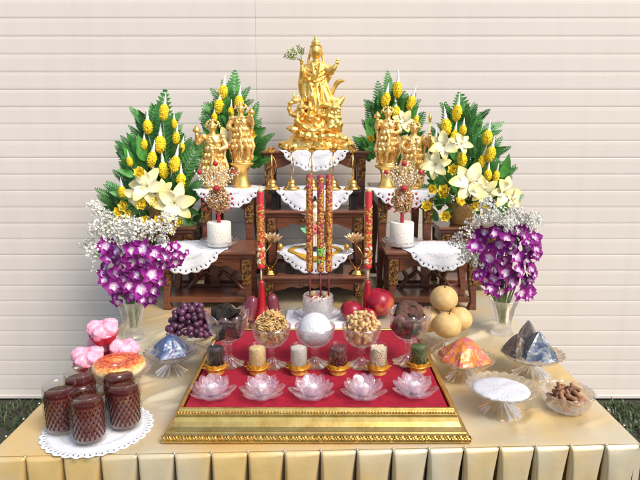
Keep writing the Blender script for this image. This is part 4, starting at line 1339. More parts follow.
# ------------------------------------------------------------------ red dragon candles
def red_candle(label, px, flip):
    base_ = onz(px + (-1.5 if flip else 3), 318, TZ + 0.002)
    y_ = base_.y
    t = thing('candlestick', 'red tapered candlestick under the dragon candle ' + ('next to the big apple' if flip else 'beside the rose apples'), 'candlestick', base_, 'red candlesticks')
    hh = ony(px, 281, y_).z - base_.z
    MB().lathe([(0.0005, 0), (0.030, 0), (0.031, 0.004), (0.024, 0.010), (0.0155, hh * 0.35), (0.012, hh * 0.75), (0.010, hh * 0.94), (0.012, hh), (0.0005, hh)], 28).build('cone', M['redlac'], t)
    top = ony(px - (1 if not flip else -1), 189, y_); bot = ony(px, 268, y_)
    t = thing('dragon_candle', label, 'candle', (base_.x, y_, base_.z + hh), 'red dragon candles')
    z1, zt = bot.z - base_.z - hh, top.z - base_.z - hh
    r = 0.0132
    MB().lathe([(0.002, z1), (r, z1), (r * 1.08, z1 + 0.002), (r * 1.08, z1 + 0.008), (r, z1 + 0.010), (r * 0.97, zt - 0.012), (r * 0.9, zt - 0.009), (0.0005, zt - 0.008)], 24).build('wax_body', M['redwax'], t)
    MB().lathe([(r * 0.85, zt - 0.009), (r * 0.5, zt - 0.002), (0.0022, zt + 0.006), (0.0008, zt + 0.008)], 16).build('tip', M['stick'], t)
    m = MB(); relief(m, r - .001, z1 + 0.03, zt - 0.06, 3.5, 90, 0.0026, px, 0.6); gild(m, r, z1 + 0.015, zt - 0.055, 210, 0.0065, int(px))
    m.build('dragon_relief', M['jossgold'], t)
    m = MB(); gild(m, r + 0.0012, z1 + 0.02, z1 + 0.075, 26, 0.0058, 3)
    m.build('pale_relief', M['palesprig'], t)
    MB().tube([(0, 0, -0.002), (0, 0, z1 + 0.002)], 0.0032, 8).build('stick', M['stick'], t)
    rt = (top.x - bot.x) / (top.z - bot.z)
    t.rotation_euler = (0, atan(rt), 0)


red_candle('tall red dragon candle beside the rose apples', 259, False)
red_candle('tall red dragon candle next to the big apple', 368.5, True)

# ------------------------------------------------------------------ red fruit at the back of the tray
def apple(label, loc, r, rot):
    t = thing('red_apple', label, 'apple', loc, 'red apples'); t.rotation_euler = rot
    prof = []
    for k in range(21):
        a = PI * k / 20; rr = sin(a) * (1 + 0.06 * cos(a)) * r; z = -cos(a) * 0.90 * r
        s = math.exp(-(sin(a) / 0.32) ** 2)
        z += (-0.26 if k > 10 else 0.14) * r * s
        prof.append((max(rr, 0.0006), z))
    MB().lathe(prof, 32, rf=lambda t_, rr, z, i: rr * (1 + 0.025 * sin(5 * t_) * (1 if z < 0 else 0.3))).build('skin', M['apple'], t)
    MB().tube([(0, 0, r * 0.6), (0.002, 0, r * 0.85), (0.006, 0.002, r * 1.05)], [0.0014, 0.0012, 0.0018], 6).build('stem', M['stem'], t)


q2 = ony(379, 301.5, 2.030); apple('large bright red apple at the back of the group beside the dragon candle', q2, 0.0570, (0.1, 0.2, 0.5))
q2 = ony(352, 304, 1.985)
apple('small dark red apple between incense pot and dragon candle', Vector((q2.x, 1.985, TZ + 0.004 + 0.037)), 0.041, (0.25, -0.2, 2.5))
apple('crimson apple in front of the dragon candle foot, before the large one', Vector((0.165, 1.945, TZ + 0.033)), 0.035, (0.2, 0.4, 1.5))


def rose_apple(label, px, py, y_, L, r, rot):
    p = ony(px, py, y_)
    t = thing('rose_apple', label, 'fruit', (p.x, y_, TZ + 0.004), 'dusky rose apples'); t.rotation_euler = rot
    prof = [(0.0006, 0.0), (r * 0.5, -0.0), (r * 0.95, L * 0.08), (r, L * 0.2), (r * 0.92, L * 0.5), (r * 0.78, L * 0.8), (r * 0.58, L * 0.95), (0.0006, L)]
    MB().lathe(prof, 20, rf=lambda t_, rr, z, i: rr * (1 + 0.05 * cos(4 * t_))).build('skin', M['roseapple'], t)
    MB().tube([(0, 0, L * 0.97), (0.002, 0, L * 1.08)], 0.0016, 5).build('stem', M['stem'], t)


rose_apple('dusky rose apple leaning beside the black mushrooms', 246, 300, 1.99, 0.092, 0.026, (0.05, 0.30, 0.3))
rose_apple('dusky rose apple leaning on the red candlestick', 275, 300, 2.04, 0.088, 0.025, (0.0, -0.22, 0.9))
rose_apple('small crimson rose apple lying before the candlestick', 253, 312, 1.93, 0.052, 0.020, (1.2, 0.3, 0.4))

# ------------------------------------------------------------------ pillar candles in crystal dishes with glitter ornaments
def pillar(px, side):
    base_ = onz(px, 243, 0.980)
    base_.y = 2.19; base_.x = ony(px, 240, 2.19).x
    z0 = 0.980
    where = 'nearer the grapes' if side < 0 else 'behind the pears'
    t = thing('candle_dish', 'crystal dish under the white pillar candle ' + where, 'dish', (base_.x, 2.19, z0), 'crystal candle dishes')
    m = MB(); m.lathe([(0.0005, 0.0), (0.032, 0.0), (0.040, 0.004), (0.064, 0.015), (0.074, 0.026), (0.071, 0.027), (0.060, 0.019), (0.036, 0.009), (0.0005, 0.006)], 112, rf=lambda t_, r, z, i: (r * (1 + 0.05 * abs(sin(7 * t_)) * z / 0.026), z + 0.004 * abs(sin(7 * t_)) * z / 0.026), caps=False)
    m.build('saucer', M['crystal'], t)
    t = thing('pillar_candle', 'sparkling white pillar candle in crystal dish ' + where, 'candle', (base_.x, 2.19, z0 + 0.0065), 'white pillar candles')
    hh = 0.092
    MB().lathe([(0.0005, 0.0), (0.044, 0.0), (0.0455, 0.002), (0.0455, hh - 0.003), (0.043, hh), (0.030, hh - 0.002), (0.0005, hh - 0.004)], 40).build('wax', M['wax'], t)
    MB().tube([(0, 0, hh - 0.006), (0, 0, hh + 0.004)], 0.001, 5).build('wick', M['stem'], t)
    # ornament: stands in the candle on a red stem
    zz = z0 + 0.0065 + hh
    t = thing('glitter_ornament', 'gold glitter spray with red berries above the pillar candle ' + where, 'ornament', (base_.x, 2.19, zz - 0.004), 'gold glitter ornaments')
    MB().lathe([(0.006, 0.0), (0.008, 0.004), (0.0065, 0.03), (0.009, 0.036), (0.004, 0.04)], 14).build('red_stem', M['berry'], t)
    rnd = random.Random(side + 5); m = MB()
    cz = 0.088
    for i in range(620):
        a = rnd.uniform(0, 6.28); b_ = rnd.uniform(-1, 1)
        d_ = Vector((cos(a) * sqrt(1 - b_ * b_), 0.6 * sin(a) * sqrt(1 - b_ * b_), b_))
        L = rnd.uniform(0.72, 1.0); p1 = Vector((0, 0, cz)) + Vector((d_.x * 0.045, d_.y * 0.045, d_.z * 0.052)) * L
        m.tube([Vector((0, 0, cz)) + (p1 - Vector((0, 0, cz))) * 0.5, p1], [0.0005, 0.0005], 3)
        m.ball(p1, (rnd.uniform(.0018, .0050), 0.0020, rnd.uniform(.0018, .0050)), nu=6, nv=4, rot=(rnd.uniform(0, 3), rnd.uniform(0, 3), 0))
    m.build('glitter_ball', M['glitter'], t)
    m = MB()
    for i in range(13):
        a = -0.75 + 1.5 * i / 12; L = 0.09 + 0.03 * rnd.random()
        st = Vector((0.01 * a, -0.005, cz + 0.03)); dv = Vector((sin(a) * L, rnd.uniform(-.02, .02), cos(a) * L))
        pts = [st, st + dv * 0.5 + Vector((0.006 * rnd.uniform(-1, 1), 0, 0)), st + dv]
        m.tube(pts, [0.0010, 0.0010, 0.0006], 4)
        for k in range(9):
            u = 0.3 + 0.75 * k / 9; c_ = st + dv * min(1, u) + Vector((rnd.uniform(-1, 1) * 0.008, rnd.uniform(-1, 1) * 0.006, rnd.uniform(-.5, .5) * 0.008))
            m.ball(c_, (0.0034, 0.0022, 0.0046), nu=6, nv=4, rot=(rnd.uniform(-1, 1), rnd.uniform(-1, 1), 0))
    m.build('pale_sprigs', M['palesprig'], t)
    bme = MB().ball((0, 0, 0), 1.0, nu=12, nv=8).mesh('berry', M['berry'])
    for bx, bz, br in ((0.0, cz + 0.047, 0.0125), (-0.066, cz + 0.105, 0.0095), (0.064, cz + 0.104, 0.0095), (-0.001, cz + 0.138, 0.0100), (-0.052, cz + 0.022, 0.005), (-0.054, cz + 0.004, 0.005), (-0.055, cz - 0.014, 0.005),
                       (-0.048, cz - 0.032, 0.005), (0.050, cz + 0.024, 0.005), (0.055, cz + 0.006, 0.005), (0.053, cz - 0.012, 0.005), (0.048, cz - 0.030, 0.005), (0.030, cz - 0.044, 0.004), (-0.03, cz - 0.044, 0.004)):
        obj_from(bme, 'berry', t, (bx, -0.026 if abs(bx) < 0.02 else -0.008, bz), scale=br)
        MBt = None
    m = MB()
    for bx, bz in ((-0.066, cz + 0.105), (0.064, cz + 0.104), (-0.001, cz + 0.138)):
        m.tube([(0, 0, cz + 0.03), (bx * 0.6, -0.01, cz + (bz - cz) * 0.6), (bx, -0.008, bz)], 0.0010, 5)
    m.build('berry_stalks', M['glitter'], t)


pillar(219.5, -1)
pillar(401.5, 1)

# ------------------------------------------------------------------ brass oil lamps
ol0 = thing('oil_lamp', 'x', 'oil lamp', (0, 0, 0), 'brass oil lamps in a row')
MB().lathe([(0.0005, 0), (0.033, 0), (0.034, 0.004), (0.030, 0.010), (0.020, 0.016), (0.017, 0.026), (0.019, 0.033), (0.012, 0.040), (0.004, 0.046), (0.0005, 0.046)], 28).build('foot', M['brass'], ol0)
MB().tube([(0, 0, 0.044), (0, 0, 0.152)], 0.0026, 8).build('stem', M['brass'], ol0)
MB().tube([(0, 0, 0.055), (0.014, -0.004, 0.075), (0.020, -0.004, 0.100), (0.012, -0.002, 0.125), (0.002, 0, 0.142)], 0.0013, 6).build('tendril', M['brass'], ol0)
me = MB().petal(0.026, 0.021, cup=0.3, bend=0.4, p=0.75, nu=6, nv=5).mesh('petal', M['brass'])
for k in range(8):
    o = obj_from(me, 'petal', ol0); o.matrix_local = TM((0, 0, 0.151), (0, 0, 2 * PI * k / 8)) @ TM((0, 0.003, 0)) @ TM(rot=(R(14 + 22 * (k % 2)), 0, 0))
MB().lathe([(0.0005, 0.151), (0.010, 0.153), (0.012, 0.162), (0.009, 0.161), (0.0005, 0.156)], 16).build('cup', M['brass'], ol0)
ly = 2.400
for i, (px, lab) in enumerate(((272, 'first brass oil lamp from the grape side of the row'), (291.5, 'second brass oil lamp from the grape side'), (312, 'brass oil lamp in the middle of the row, behind the joss sticks'), (333, 'second brass oil lamp from the apple side'), (352.5, 'first brass oil lamp from the apple side of the row'))):
    o = ol0 if i == 0 else copy_tree(ol0, rz=i * 1.3 if i < 4 else 2.9)
    x = ony(px, 184, ly).x
    ins = abs(x - AX) < 0.163
    o.location = (x, ly, 1.1795 if ins else 1.1795); o['label'] = lab


# ------------------------------------------------------------------ gold lotus lamps
def lotus_lamp(px, s, label):
    y_ = 2.195
    x = ony(px, 270, y_).x
    t = thing('lotus_lamp', label, 'lamp', (x, y_, 0.8722), 'gold lotus lamps')
    MB().lathe([(0.0005, 0), (0.029, 0), (0.030, 0.004), (0.022, 0.008), (0.024, 0.012), (0.010, 0.018), (0.0005, 0.019)], 28, rf=flute(9, 0.12)).build('foot', M['brass'], t)
    zt = ony(px, 240, y_).z - 0.872 - 0.012
    fx = s * 0.008
    MB().tube([(0, 0, 0.015), (-s * 0.018, 0, zt * 0.35), (-s * 0.020, 0, zt * 0.65), (fx, 0, zt)], [0.003, 0.0028, 0.0026, 0.0026], 8).build('stem', M['brass'], t)
    MB().tube([(0, 0, 0.015), (s * 0.022, -0.004, 0.045), (s * 0.036, -0.006, 0.075), (s * 0.040, -0.006, 0.098)], [0.0024, 0.002, 0.002, 0.002], 8).build('side_stem', M['brass'], t)
    b_ = MB().ball((0, 0, 0), (0.012, 0.012, 0.015), nu=14, nv=9).build('bud', M['lotusgold'], t, loc=(s * 0.041, -0.006, 0.108))
    for L, W, tilt, n, off in ((0.046, 0.026, R(12), 9, 0), (0.042, 0.024, R(35), 8, .3), (0.035, 0.020, R(60), 7, .1)):
        me = MB().petal(L, W, cup=0.35, bend=0.40, p=0.7, nu=8, nv=5).mesh('petal', M['lotusgold'])
        for k in range(n):
            o = obj_from(me, 'petal', t); o.matrix_local = TM((fx, 0, zt), (0, 0, 2 * PI * k / n + off)) @ TM((0, 0.004, 0)) @ TM(rot=(tilt, 0, 0))


lotus_lamp(270, 1, 'gold lotus lamp beside the dragon candle near the rose apples')
lotus_lamp(357, -1, 'gold lotus lamp beside the dragon candle near the big apple')

# ------------------------------------------------------------------ porcelain figurine
fx_ = ony(315, 230, 2.27).x
t = thing('porcelain_figurine', 'painted porcelain goddess figurine behind the joss sticks', 'figurine', (fx_, 2.27, 0.9535))
MB().lathe([(0.0005, 0), (0.040, 0), (0.041, 0.003), (0.032, 0.007), (0.030, 0.014), (0.0005, 0.015)], 24).build('base', M['blackwood'], t)
m = MB()
m.loft([(0, 0, 0.0145, 0.027, 0.022, .08, 9, 0), (0, 0, 0.05, 0.026, 0.02, .1, 9, .5), (0.002, 0, 0.10, 0.023, 0.018, .08, 8, 1), (0, 0, 0.135, 0.026, 0.017, .04, 7, 0), (0, 0, 0.155, 0.022, 0.014), (0, 0, 0.164, 0.009, 0.009), (0, 0, 0.172, 0.007, 0.007)])
m.ball((0, -0.001, 0.184), (0.0125, 0.013, 0.016)); m.ball((0, -0.014, 0.182), (0.002, 0.003, 0.003), nu=6, nv=4)
m.tube([(-0.02, 0, 0.150), (-0.033, -0.010, 0.128), (-0.026, -0.022, 0.140), (-0.022, -0.026, 0.150)], [0.008, 0.010, 0.008, 0.004], 8)
m.tube([(0.02, 0, 0.150), (0.030, -0.012, 0.118), (0.008, -0.024, 0.112)], [0.008, 0.010, 0.006], 8)
m.build('body', M['porcelain'], t, remesh=0.0022)
m = MB(); m.ball((0, 0.002, 0.190), (0.0135, 0.0135, 0.014)); m.ball((0, 0.001, 0.207), (0.007, 0.007, 0.008)); m.build('hair', M['hair'], t)
m = MB()
for k in range(3):
    m.petal(0.034, 0.022, TM((-0.030, -0.024, 0.070), (0.6, -0.5 + 0.5 * k, 1.2 - 0.9 * k)), bend=0.2)
m.tube([(-0.022, -0.026, 0.085), (-0.018, -0.030, 0.13)], 0.005, 6)
m.build('green_leaves', M['porcgreen'], t, solid=0.001)
m = MB()
for k in range(7): m.ball((0.010 * cos(k * .9), -0.024 + 0.002 * sin(k), 0.085 + 0.010 * sin(k * .9)), (0.008, 0.005, 0.008), nu=8, nv=6)
m.build('pink_flower', M['porcpink'], t)
# ------------------------------------------------------------------ golden goddess statue
GK = 0.00113


def GP(x, y, dy=0.0):
    return Vector(((x - 305) * GK, dy, (478 - y) * GK))


SY = 2.655
gx = ony(316.3, 148, SY).x
st = thing('goddess_statue', 'golden standing goddess statue on rocks, tallest thing on the altar', 'statue', (gx, SY, 1.3355))
m = MB(); rnd = random.Random(4)
# rocky base: broad mound of boulders and cloud curls
m.loft([(0, 0, 0.0, 0.165, 0.085), (0, 0, 0.02, 0.160, 0.085), (0.0, 0, 0.045, 0.12, 0.075), (0, 0, 0.08, 0.095, 0.06), (0, 0, 0.14, 0.07, 0.05), (0.0, 0, 0.20, 0.05, 0.04)], 32)
for i in range(46):
    a = rnd.uniform(-PI, 0.4) if i < 34 else rnd.uniform(-PI, PI)
    hgt = rnd.uniform(0.0, 0.075); k = 1 - hgt / 0.13
    r_ = rnd.uniform(0.012, 0.026)
    m.ball((cos(a) * 0.160 * k, sin(a) * 0.088 * k, max(hgt, r_ * 0.8)), (r_ * 1.25, r_, r_ * 0.85), nu=12, nv=8, amp=0.35, fr=1.7, seed=i * 1.9)
# cloud and dragon body swirling up
for i in range(64):
    x = rnd.uniform(205, 402); y = rnd.uniform(272, 405)
    if abs(x - 305) > 62 + (y - 290) * 0.5 or (x > 300 and y < 305): continue
    m.ball(GP(x, y, -rnd.uniform(0.02, 0.06)), (rnd.uniform(.012, .024), .016, rnd.uniform(.010, .018)), nu=12, nv=8, amp=0.3, fr=1.6, seed=i * 2.3)
for pts, r_ in (([GP(225, 360, -.05), GP(270, 400, -.075), GP(330, 405, -.078), GP(385, 375, -.06), GP(395, 350, -.04)], .014),
                ([GP(205, 345, -.03), GP(200, 310, -.04), GP(228, 285, -.045), GP(250, 300, -.04), GP(235, 325, -.045)], .011),
                ([GP(240, 415, -.08), GP(300, 430, -.085), GP(365, 425, -.085), GP(430, 440, -.06)], .016),
                ([GP(345, 330, -.05), GP(380, 340, -.055), GP(395, 318, -.05), GP(370, 308, -.05)], .010)):
    n_ = 24; sp = []
    for k in range(n_):
        u = k / (n_ - 1) * (len(pts) - 1); i0 = min(int(u), len(pts) - 2); f_ = u - i0
        p0, p1, p2, p3 = pts[max(i0 - 1, 0)], pts[i0], pts[i0 + 1], pts[min(i0 + 2, len(pts) - 1)]
        sp.append(0.5 * ((2 * p1) + (p2 - p0) * f_ + (2 * p0 - 5 * p1 + 4 * p2 - p3) * f_ ** 2 + (3 * p1 - p0 - 3 * p2 + p3) * f_ ** 3))
    m.tube(sp, [r_ * (0.8 + 0.25 * sin(k * 1.9)) for k in range(n_)], 10)
# dragon head with snout, horns at the viewer-left side
m.ball(GP(222, 290, -.045), (.020, .016, .014)); m.ball(GP(205, 300, -.055), (.013, .010, .008))
m.tube([GP(228, 280, -.04), GP(240, 262, -.03)], [.005, .002], 6); m.tube([GP(218, 280, -.04), GP(222, 258, -.03)], [.005, .002], 6)
m.build('rock_base', M['gold'], st, remesh=0.0024, disp=(0.0035, 0.014))

m = MB()
# robed body, one lofted surface
yb = [(345, 322, 74, 50, .10), (322, 322, 72, 47, .15), (300, 318, 67, 43, .15), (275, 310, 60, 39, .14), (250, 304, 53, 34, .12), (225, 301, 48, 31, .09), (200, 300, 47, 30, .05), (180, 301, 48, 30, .03), (165, 302, 49, 29, .02), (152, 303, 44, 26, 0), (143, 304, 27, 20, 0), (136, 304, 13, 13, 0), (126, 304, 12, 12, 0)]
m.loft([((x - 305) * GK, 0, (478 - y) * GK, rx * GK, ry * GK, fo, 11, y * 0.022) for y, x, rx, ry, fo in yb], 44)
# head
m.ball(GP(304, 103, -.002), (.0265, .028, .034), nu=22, nv=16)
m.ball(GP(304, 106, -.0285), (.0032, .0045, .0065), nu=10, nv=7)                 # nose
m.ball(GP(304, 115, -.0255), (.0062, .0030, .0020), nu=10, nv=6)                # lips
for s in (-1, 1):
    m.ball(GP(304 + s * 9.5, 100, -.0262), (.0056, .0022, .0020), nu=10, nv=6)  # eyelids
    m.tube([GP(304 + s * 4, 96, -.0278), GP(304 + s * 10, 93.5, -.0268), GP(304 + s * 16, 96, -.0235)], [.0010, .0013, .0008], 6)  # brows
    m.ball(GP(304 + s * 23, 106, 0), (.0045, .007, .013), nu=10, nv=8)          # long ears
m.ball(GP(304, 121, -.019), (.008, .007, .006), nu=10, nv=8)
# hair cap, topknot, crown ornament
m.ball(GP(304, 91, .011), (.0270, .026, .025), nu=20, nv=14)
m.ball(GP(303, 68, .004), (.0150, .0150, .016), nu=16, nv=12); m.ball(GP(303, 53, .004), (.008, .008, .009), nu=12, nv=8)
m.tube([GP(282, 88, -.014), GP(292, 80, -.024), GP(304, 76, -.027), GP(316, 80, -.024), GP(326, 88, -.014)], .0035, 6); m.ball(GP(304, 73, -.026), (.005, .004, .007))
m.loft([(GP(303, 78).x, .002, GP(303, 78).z, .014, .014, .12, 7, 0), (GP(303, 70).x, .002, GP(303, 70).z, .019, .018, .12, 7, 0), (GP(303, 62).x, .002, GP(303, 62).z, .013, .013, .2, 7, 0)])
m.tube([GP(285, 95, .01), GP(276, 130, .012), GP(268, 160, .010)], [.007, .006, .004], 8); m.tube([GP(323, 95, .01), GP(331, 130, .012), GP(338, 160, .010)], [.007, .006, .004], 8)
# viewer-left arm raised with the willow spray, sleeve hanging
m.tube([GP(268, 160, -.004), GP(254, 185, -.012), GP(250, 198, -.020)], [.017, .016, .014], 12)
m.tube([GP(250, 200, -.020), GP(250, 178, -.032), GP(250, 158, -.036)], [.014, .010, .0065], 12)
m.ball(GP(249, 150, -.037), (.0075, .007, .010), nu=10, nv=8)
for k in range(4): m.tube([GP(246 + k * 3, 148, -.040), GP(245 + k * 2.5, 140, -.043), GP(248 + k * 2, 136, -.040)], .0026, 6)
m.tube([GP(252, 190, -.016), GP(246, 225, -.014), GP(248, 260, -.008), GP(262, 285, 0)], [.016, .015, .013, .006], 12)
# viewer-right arm bent out, palm up
m.tube([GP(334, 160, -.002), GP(354, 176, -.012), GP(368, 178, -.020)], [.021, .019, .017], 12)
m.tube([GP(360, 182, -.018), GP(374, 168, -.030), GP(382, 156, -.034)], [.018, .014, .008], 12)
m.ball(GP(386, 148, -.035), (.009, .006, .009), nu=10, nv=8)
for k in range(4): m.tube([GP(382 + k * 3, 146, -.036), GP(383 + k * 3.2, 138, -.038), GP(382 + k * 3, 133, -.036)], .0024, 6)
m.tube([GP(381, 150, -.038), GP(377, 143, -.042)], .0026, 6)
m.tube([GP(350, 178, -.01), GP(356, 200, -.012), GP(350, 222, -.008)], [.015, .011, .004], 10)
# lowered inner hand and lapels
m.tube([GP(290, 150, -.030), GP(296, 190, -.036), GP(278, 215, -.036)], [.006, .0075, .005], 8)
m.tube([GP(322, 150, -.030), GP(316, 185, -.035), GP(290, 214, -.038)], [.006, .0075, .005], 8)
m.ball(GP(276, 212, -.040), (.010, .007, .012), amp=.2, fr=2)
# necklace
m.tube([GP(286, 146, -.024), GP(296, 158, -.032), GP(304, 162, -.034), GP(312, 158, -.032), GP(322, 146, -.024)], .0032, 6)
m.ball(GP(304, 168, -.034), (.006, .004, .007))
# swirling skirt hem and ribbon sweeping to viewer right
def sweep(pts, wz, th):
    n_ = len(pts)
    for k in range(26):
        u = k / 25 * (n_ - 1); i0 = min(int(u), n_ - 2); f_ = u - i0
        p0, p1, p2, p3 = pts[max(i0 - 1, 0)], pts[i0], pts[i0 + 1], pts[min(i0 + 2, n_ - 1)]
        c_ = 0.5 * ((2 * p1) + (p2 - p0) * f_ + (2 * p0 - 5 * p1 + 4 * p2 - p3) * f_ ** 2 + (3 * p1 - p0 - 3 * p2 + p3) * f_ ** 3)
        g_ = sin(PI * (0.12 + 0.83 * k / 25))
        m.ball(c_, (th * (0.7 + .3 * g_), th * 1.2, wz * g_), nu=10, nv=8)


sweep([GP(320, 330, -.02), GP(350, 325, -.025), GP(385, 310, -.022), GP(405, 288, -.012), GP(412, 275, -.005)], .022, .011)
sweep([GP(335, 262, -.01), GP(352, 285, -.018), GP(372, 290, -.018), GP(395, 285, -.014)], .024, .011)
sweep([GP(345, 255, .005), GP(368, 258, .004), GP(378, 235, .004), GP(392, 218, .002), GP(414, 212, 0)], .017, .008)
sweep([GP(285, 235, -.034), GP(292, 265, -.042), GP(300, 300, -.045), GP(298, 335, -.044)], .007, .007)
sweep([GP(320, 225, -.034), GP(326, 260, -.040), GP(322, 295, -.046), GP(330, 330, -.046)], .007, .007)
sweep([GP(262, 270, -.02), GP(250, 300, -.026), GP(256, 330, -.030)], .012, .008)
for k in range(11):
    x0 = 262 + 8.5 * k; x1 = 250 + 13.5 * k + rnd.uniform(-5, 5); dpt = 0.052 * sqrt(max(0.05, 1 - ((x1 - 322) / 82) ** 2)); d0 = 0.033 * sqrt(max(0.05, 1 - ((x0 - 303) / 52) ** 2))
    sweep([GP(x0, rnd.uniform(232, 262), -d0), GP((x0 + x1) / 2 + rnd.uniform(-3, 3), 288, -(d0 + dpt) / 2 - .002), GP(x1, rnd.uniform(330, 348), -dpt)], .0042, .0036)
for k in range(5):   # swags across the chest and hips
    yy = 172 + 17 * k
    sweep([GP(262 + k, yy - 8, -.020), GP(285, yy + 8, -.033), GP(305, yy + 13, -.036), GP(328, yy + 4, -.031), GP(344 - k, yy - 12, -.018)], .0034, .0032)
m.ball(GP(300, 345, -.045), (.011, .016, .007)); m.ball(GP(324, 348, -.045), (.011, .016, .007))
m.build('figure', M['gold'], st, remesh=0.0015, disp=(0.0010, 0.012))
m = MB()
bs = GP(249, 145, -.042)
for k, (tx, ty) in enumerate(((182, 124), (196, 112), (214, 102), (236, 88), (254, 100), (206, 130))):
    tip = GP(tx, ty, -.05 - .01 * (k % 3)); md = bs.lerp(tip, 0.5) + Vector((0, 0, 0.008))
    m.tube([bs, md, tip], [.0012, .0010, .0005], 4)
    for u in (0.5, 0.68, 0.86):
        c_ = bs.lerp(tip, u); dv = (tip - bs).normalized(); a = math.atan2(dv.z, dv.x)
        for s in (-1, 1):
            m.petal(0.018, 0.0055, TM(c_, (PI / 2, 0, 0)) @ TM(rot=(0, 0, a - PI / 2 + s * 0.5)), bend=0.1, nu=5, nv=3)
m.build('willow_spray', M['willow'], st)


# ------------------------------------------------------------------ guardian statues
def guardian(label, px, ytop, ybase, y_, zfoot, ped, flip, seed, wide=1.0):
    base_ = ony(px, ybase, y_)
    top = ony(px, ytop, y_)
    H = top.z - zfoot
    t = thing('guardian_statue', label, 'statue', (base_.x, y_, zfoot), 'golden guardian statues')
    z0 = 0.0
    if ped:
        k = ped * H
        MB().lathe([(0.0005, 0), (0.034, 0), (0.036, 0.006), (0.033, 0.012), (0.026, k * 0.3), (0.023, k * 0.55), (0.030, k * 0.8), (0.050, k * 0.94), (0.052, k), (0.0005, k)], 30).build('pedestal', M['gold'], t)
        z0 = k
    else:
        MB().lathe([(0.0005, 0), (0.036, 0), (0.038, 0.005), (0.034, 0.012), (0.0005, 0.014)], 28).build('pedestal', M['gold'], t)
        z0 = 0.0125
    h = H - z0; s = h            # figure height
    rnd = random.Random(seed); f = -1 if flip else 1
    m = MB()
    hip = 0.47
    # rocky footing
    for i in range(9):
        a = rnd.uniform(0, 6.28); m.ball((0.10 * s * cos(a) * wide, 0.09 * s * sin(a), z0 + 0.02 * s), (0.075 * s, 0.06 * s, 0.04 * s), amp=.3, fr=2, seed=i + seed, nu=10, nv=7)
    # legs
    for sx in (-1, 1):
        kx = 0.075 * sx * (1.15 if sx == f else 1)
        m.tube([(0.06 * sx * s, 0, z0 + hip * s), (kx * 1.3 * s, -0.025 * s, z0 + 0.26 * s), (kx * 1.15 * s, 0.0, z0 + 0.06 * s)], [0.068 * s, 0.055 * s, 0.042 * s], 12)
        m.ball((kx * 1.2 * s, -0.035 * s, z0 + 0.055 * s), (0.040 * s, 0.070 * s, 0.03 * s), nu=12, nv=8)
        m.ball((kx * 1.3 * s, -0.06 * s, z0 + 0.26 * s), (0.035 * s, 0.03 * s, 0.05 * s), nu=10, nv=8)
    # armour skirt, torso, neck
    m.loft([(0, 0, z0 + 0.24 * s, 0.155 * s, 0.10 * s, .14, 9, seed), (0, 0, z0 + 0.36 * s, 0.135 * s, 0.10 * s, .12, 9, seed), (0, 0, z0 + 0.48 * s, 0.105 * s, 0.085 * s, .06, 9, seed), (0, 0, z0 + 0.54 * s, 0.098 * s, 0.08 * s), (0, 0, z0 + 0.62 * s, 0.118 * s, 0.088 * s),
            (0, 0, z0 + 0.72 * s, 0.125 * s, 0.085 * s), (0, 0, z0 + 0.775 * s, 0.09 * s, 0.065 * s), (0, 0, z0 + 0.80 * s, 0.042 * s, 0.042 * s), (0, 0, z0 + 0.84 * s, 0.040 * s, 0.04 * s)], 36)
    m.ball((0, -0.075 * s, z0 + 0.52 * s), (0.05 * s, 0.035 * s, 0.045 * s))                     # belt mask
    for sx in (-1, 1):
        m.ball((0.05 * sx * s, -0.075 * s, z0 + 0.67 * s), (0.045 * s, 0.025 * s, 0.045 * s))      # breast plates
        m.ball((0.145 * sx * s, 0, z0 + 0.745 * s), (0.062 * s, 0.062 * s, 0.05 * s), amp=.15, fr=3)  # pauldrons
    # layered tassets, hanging sash, scale bosses
    for lv, (zz, rx, ry) in enumerate(((0.56, .108, .09), (0.46, .128, .10), (0.36, .152, .115), (0.27, .168, .122))):
        for k in range(11):
            a = 2 * PI * (k + 0.5 * (lv % 2)) / 11
            m.ball((rx * s * cos(a), ry * s * sin(a), z0 + zz * s), (0.034 * s, 0.026 * s, 0.05 * s), nu=8, nv=6)
    for k in range(26):
        a = rnd.uniform(-PI, 0); zz = rnd.uniform(0.60, 0.78)
        m.ball((0.118 * s * cos(a), 0.088 * s * sin(a), z0 + zz * s), 0.017 * s, nu=7, nv=5)
    m.tube([(0.02 * s, -0.12 * s, z0 + 0.50 * s), (0.0, -0.135 * s, z0 + 0.36 * s), (0.02 * f * s, -0.13 * s, z0 + 0.20 * s), (-0.01 * s, -0.12 * s, z0 + 0.08 * s)], [0.022 * s, 0.028 * s, 0.030 * s, 0.014 * s], 8)
    for sx in (-1, 1):
        m.loft([(sx * 0.10 * s, 0.05 * s, z0 + 0.05 * s, 0.085 * s, 0.035 * s, .2, 5, seed), (sx * 0.11 * s, 0.055 * s, z0 + 0.3 * s, 0.08 * s, 0.03 * s, .2, 5, 1), (sx * 0.09 * s, 0.05 * s, z0 + 0.55 * s, 0.06 * s, 0.03 * s), (sx * 0.06 * s, 0.04 * s, z0 + 0.76 * s, 0.04 * s, 0.025 * s)], 18)
    # head with face, helmet with crest
    hz = z0 + 0.885 * s
    m.ball((0, -0.006 * s, hz), (0.050 * s, 0.055 * s, 0.062 * s), nu=18, nv=12)
    m.ball((0, -0.060 * s, hz - 0.004 * s), (0.010 * s, 0.014 * s, 0.014 * s)); m.ball((0, -0.052 * s, hz - 0.026 * s), (0.018 * s, 0.01 * s, 0.006 * s))
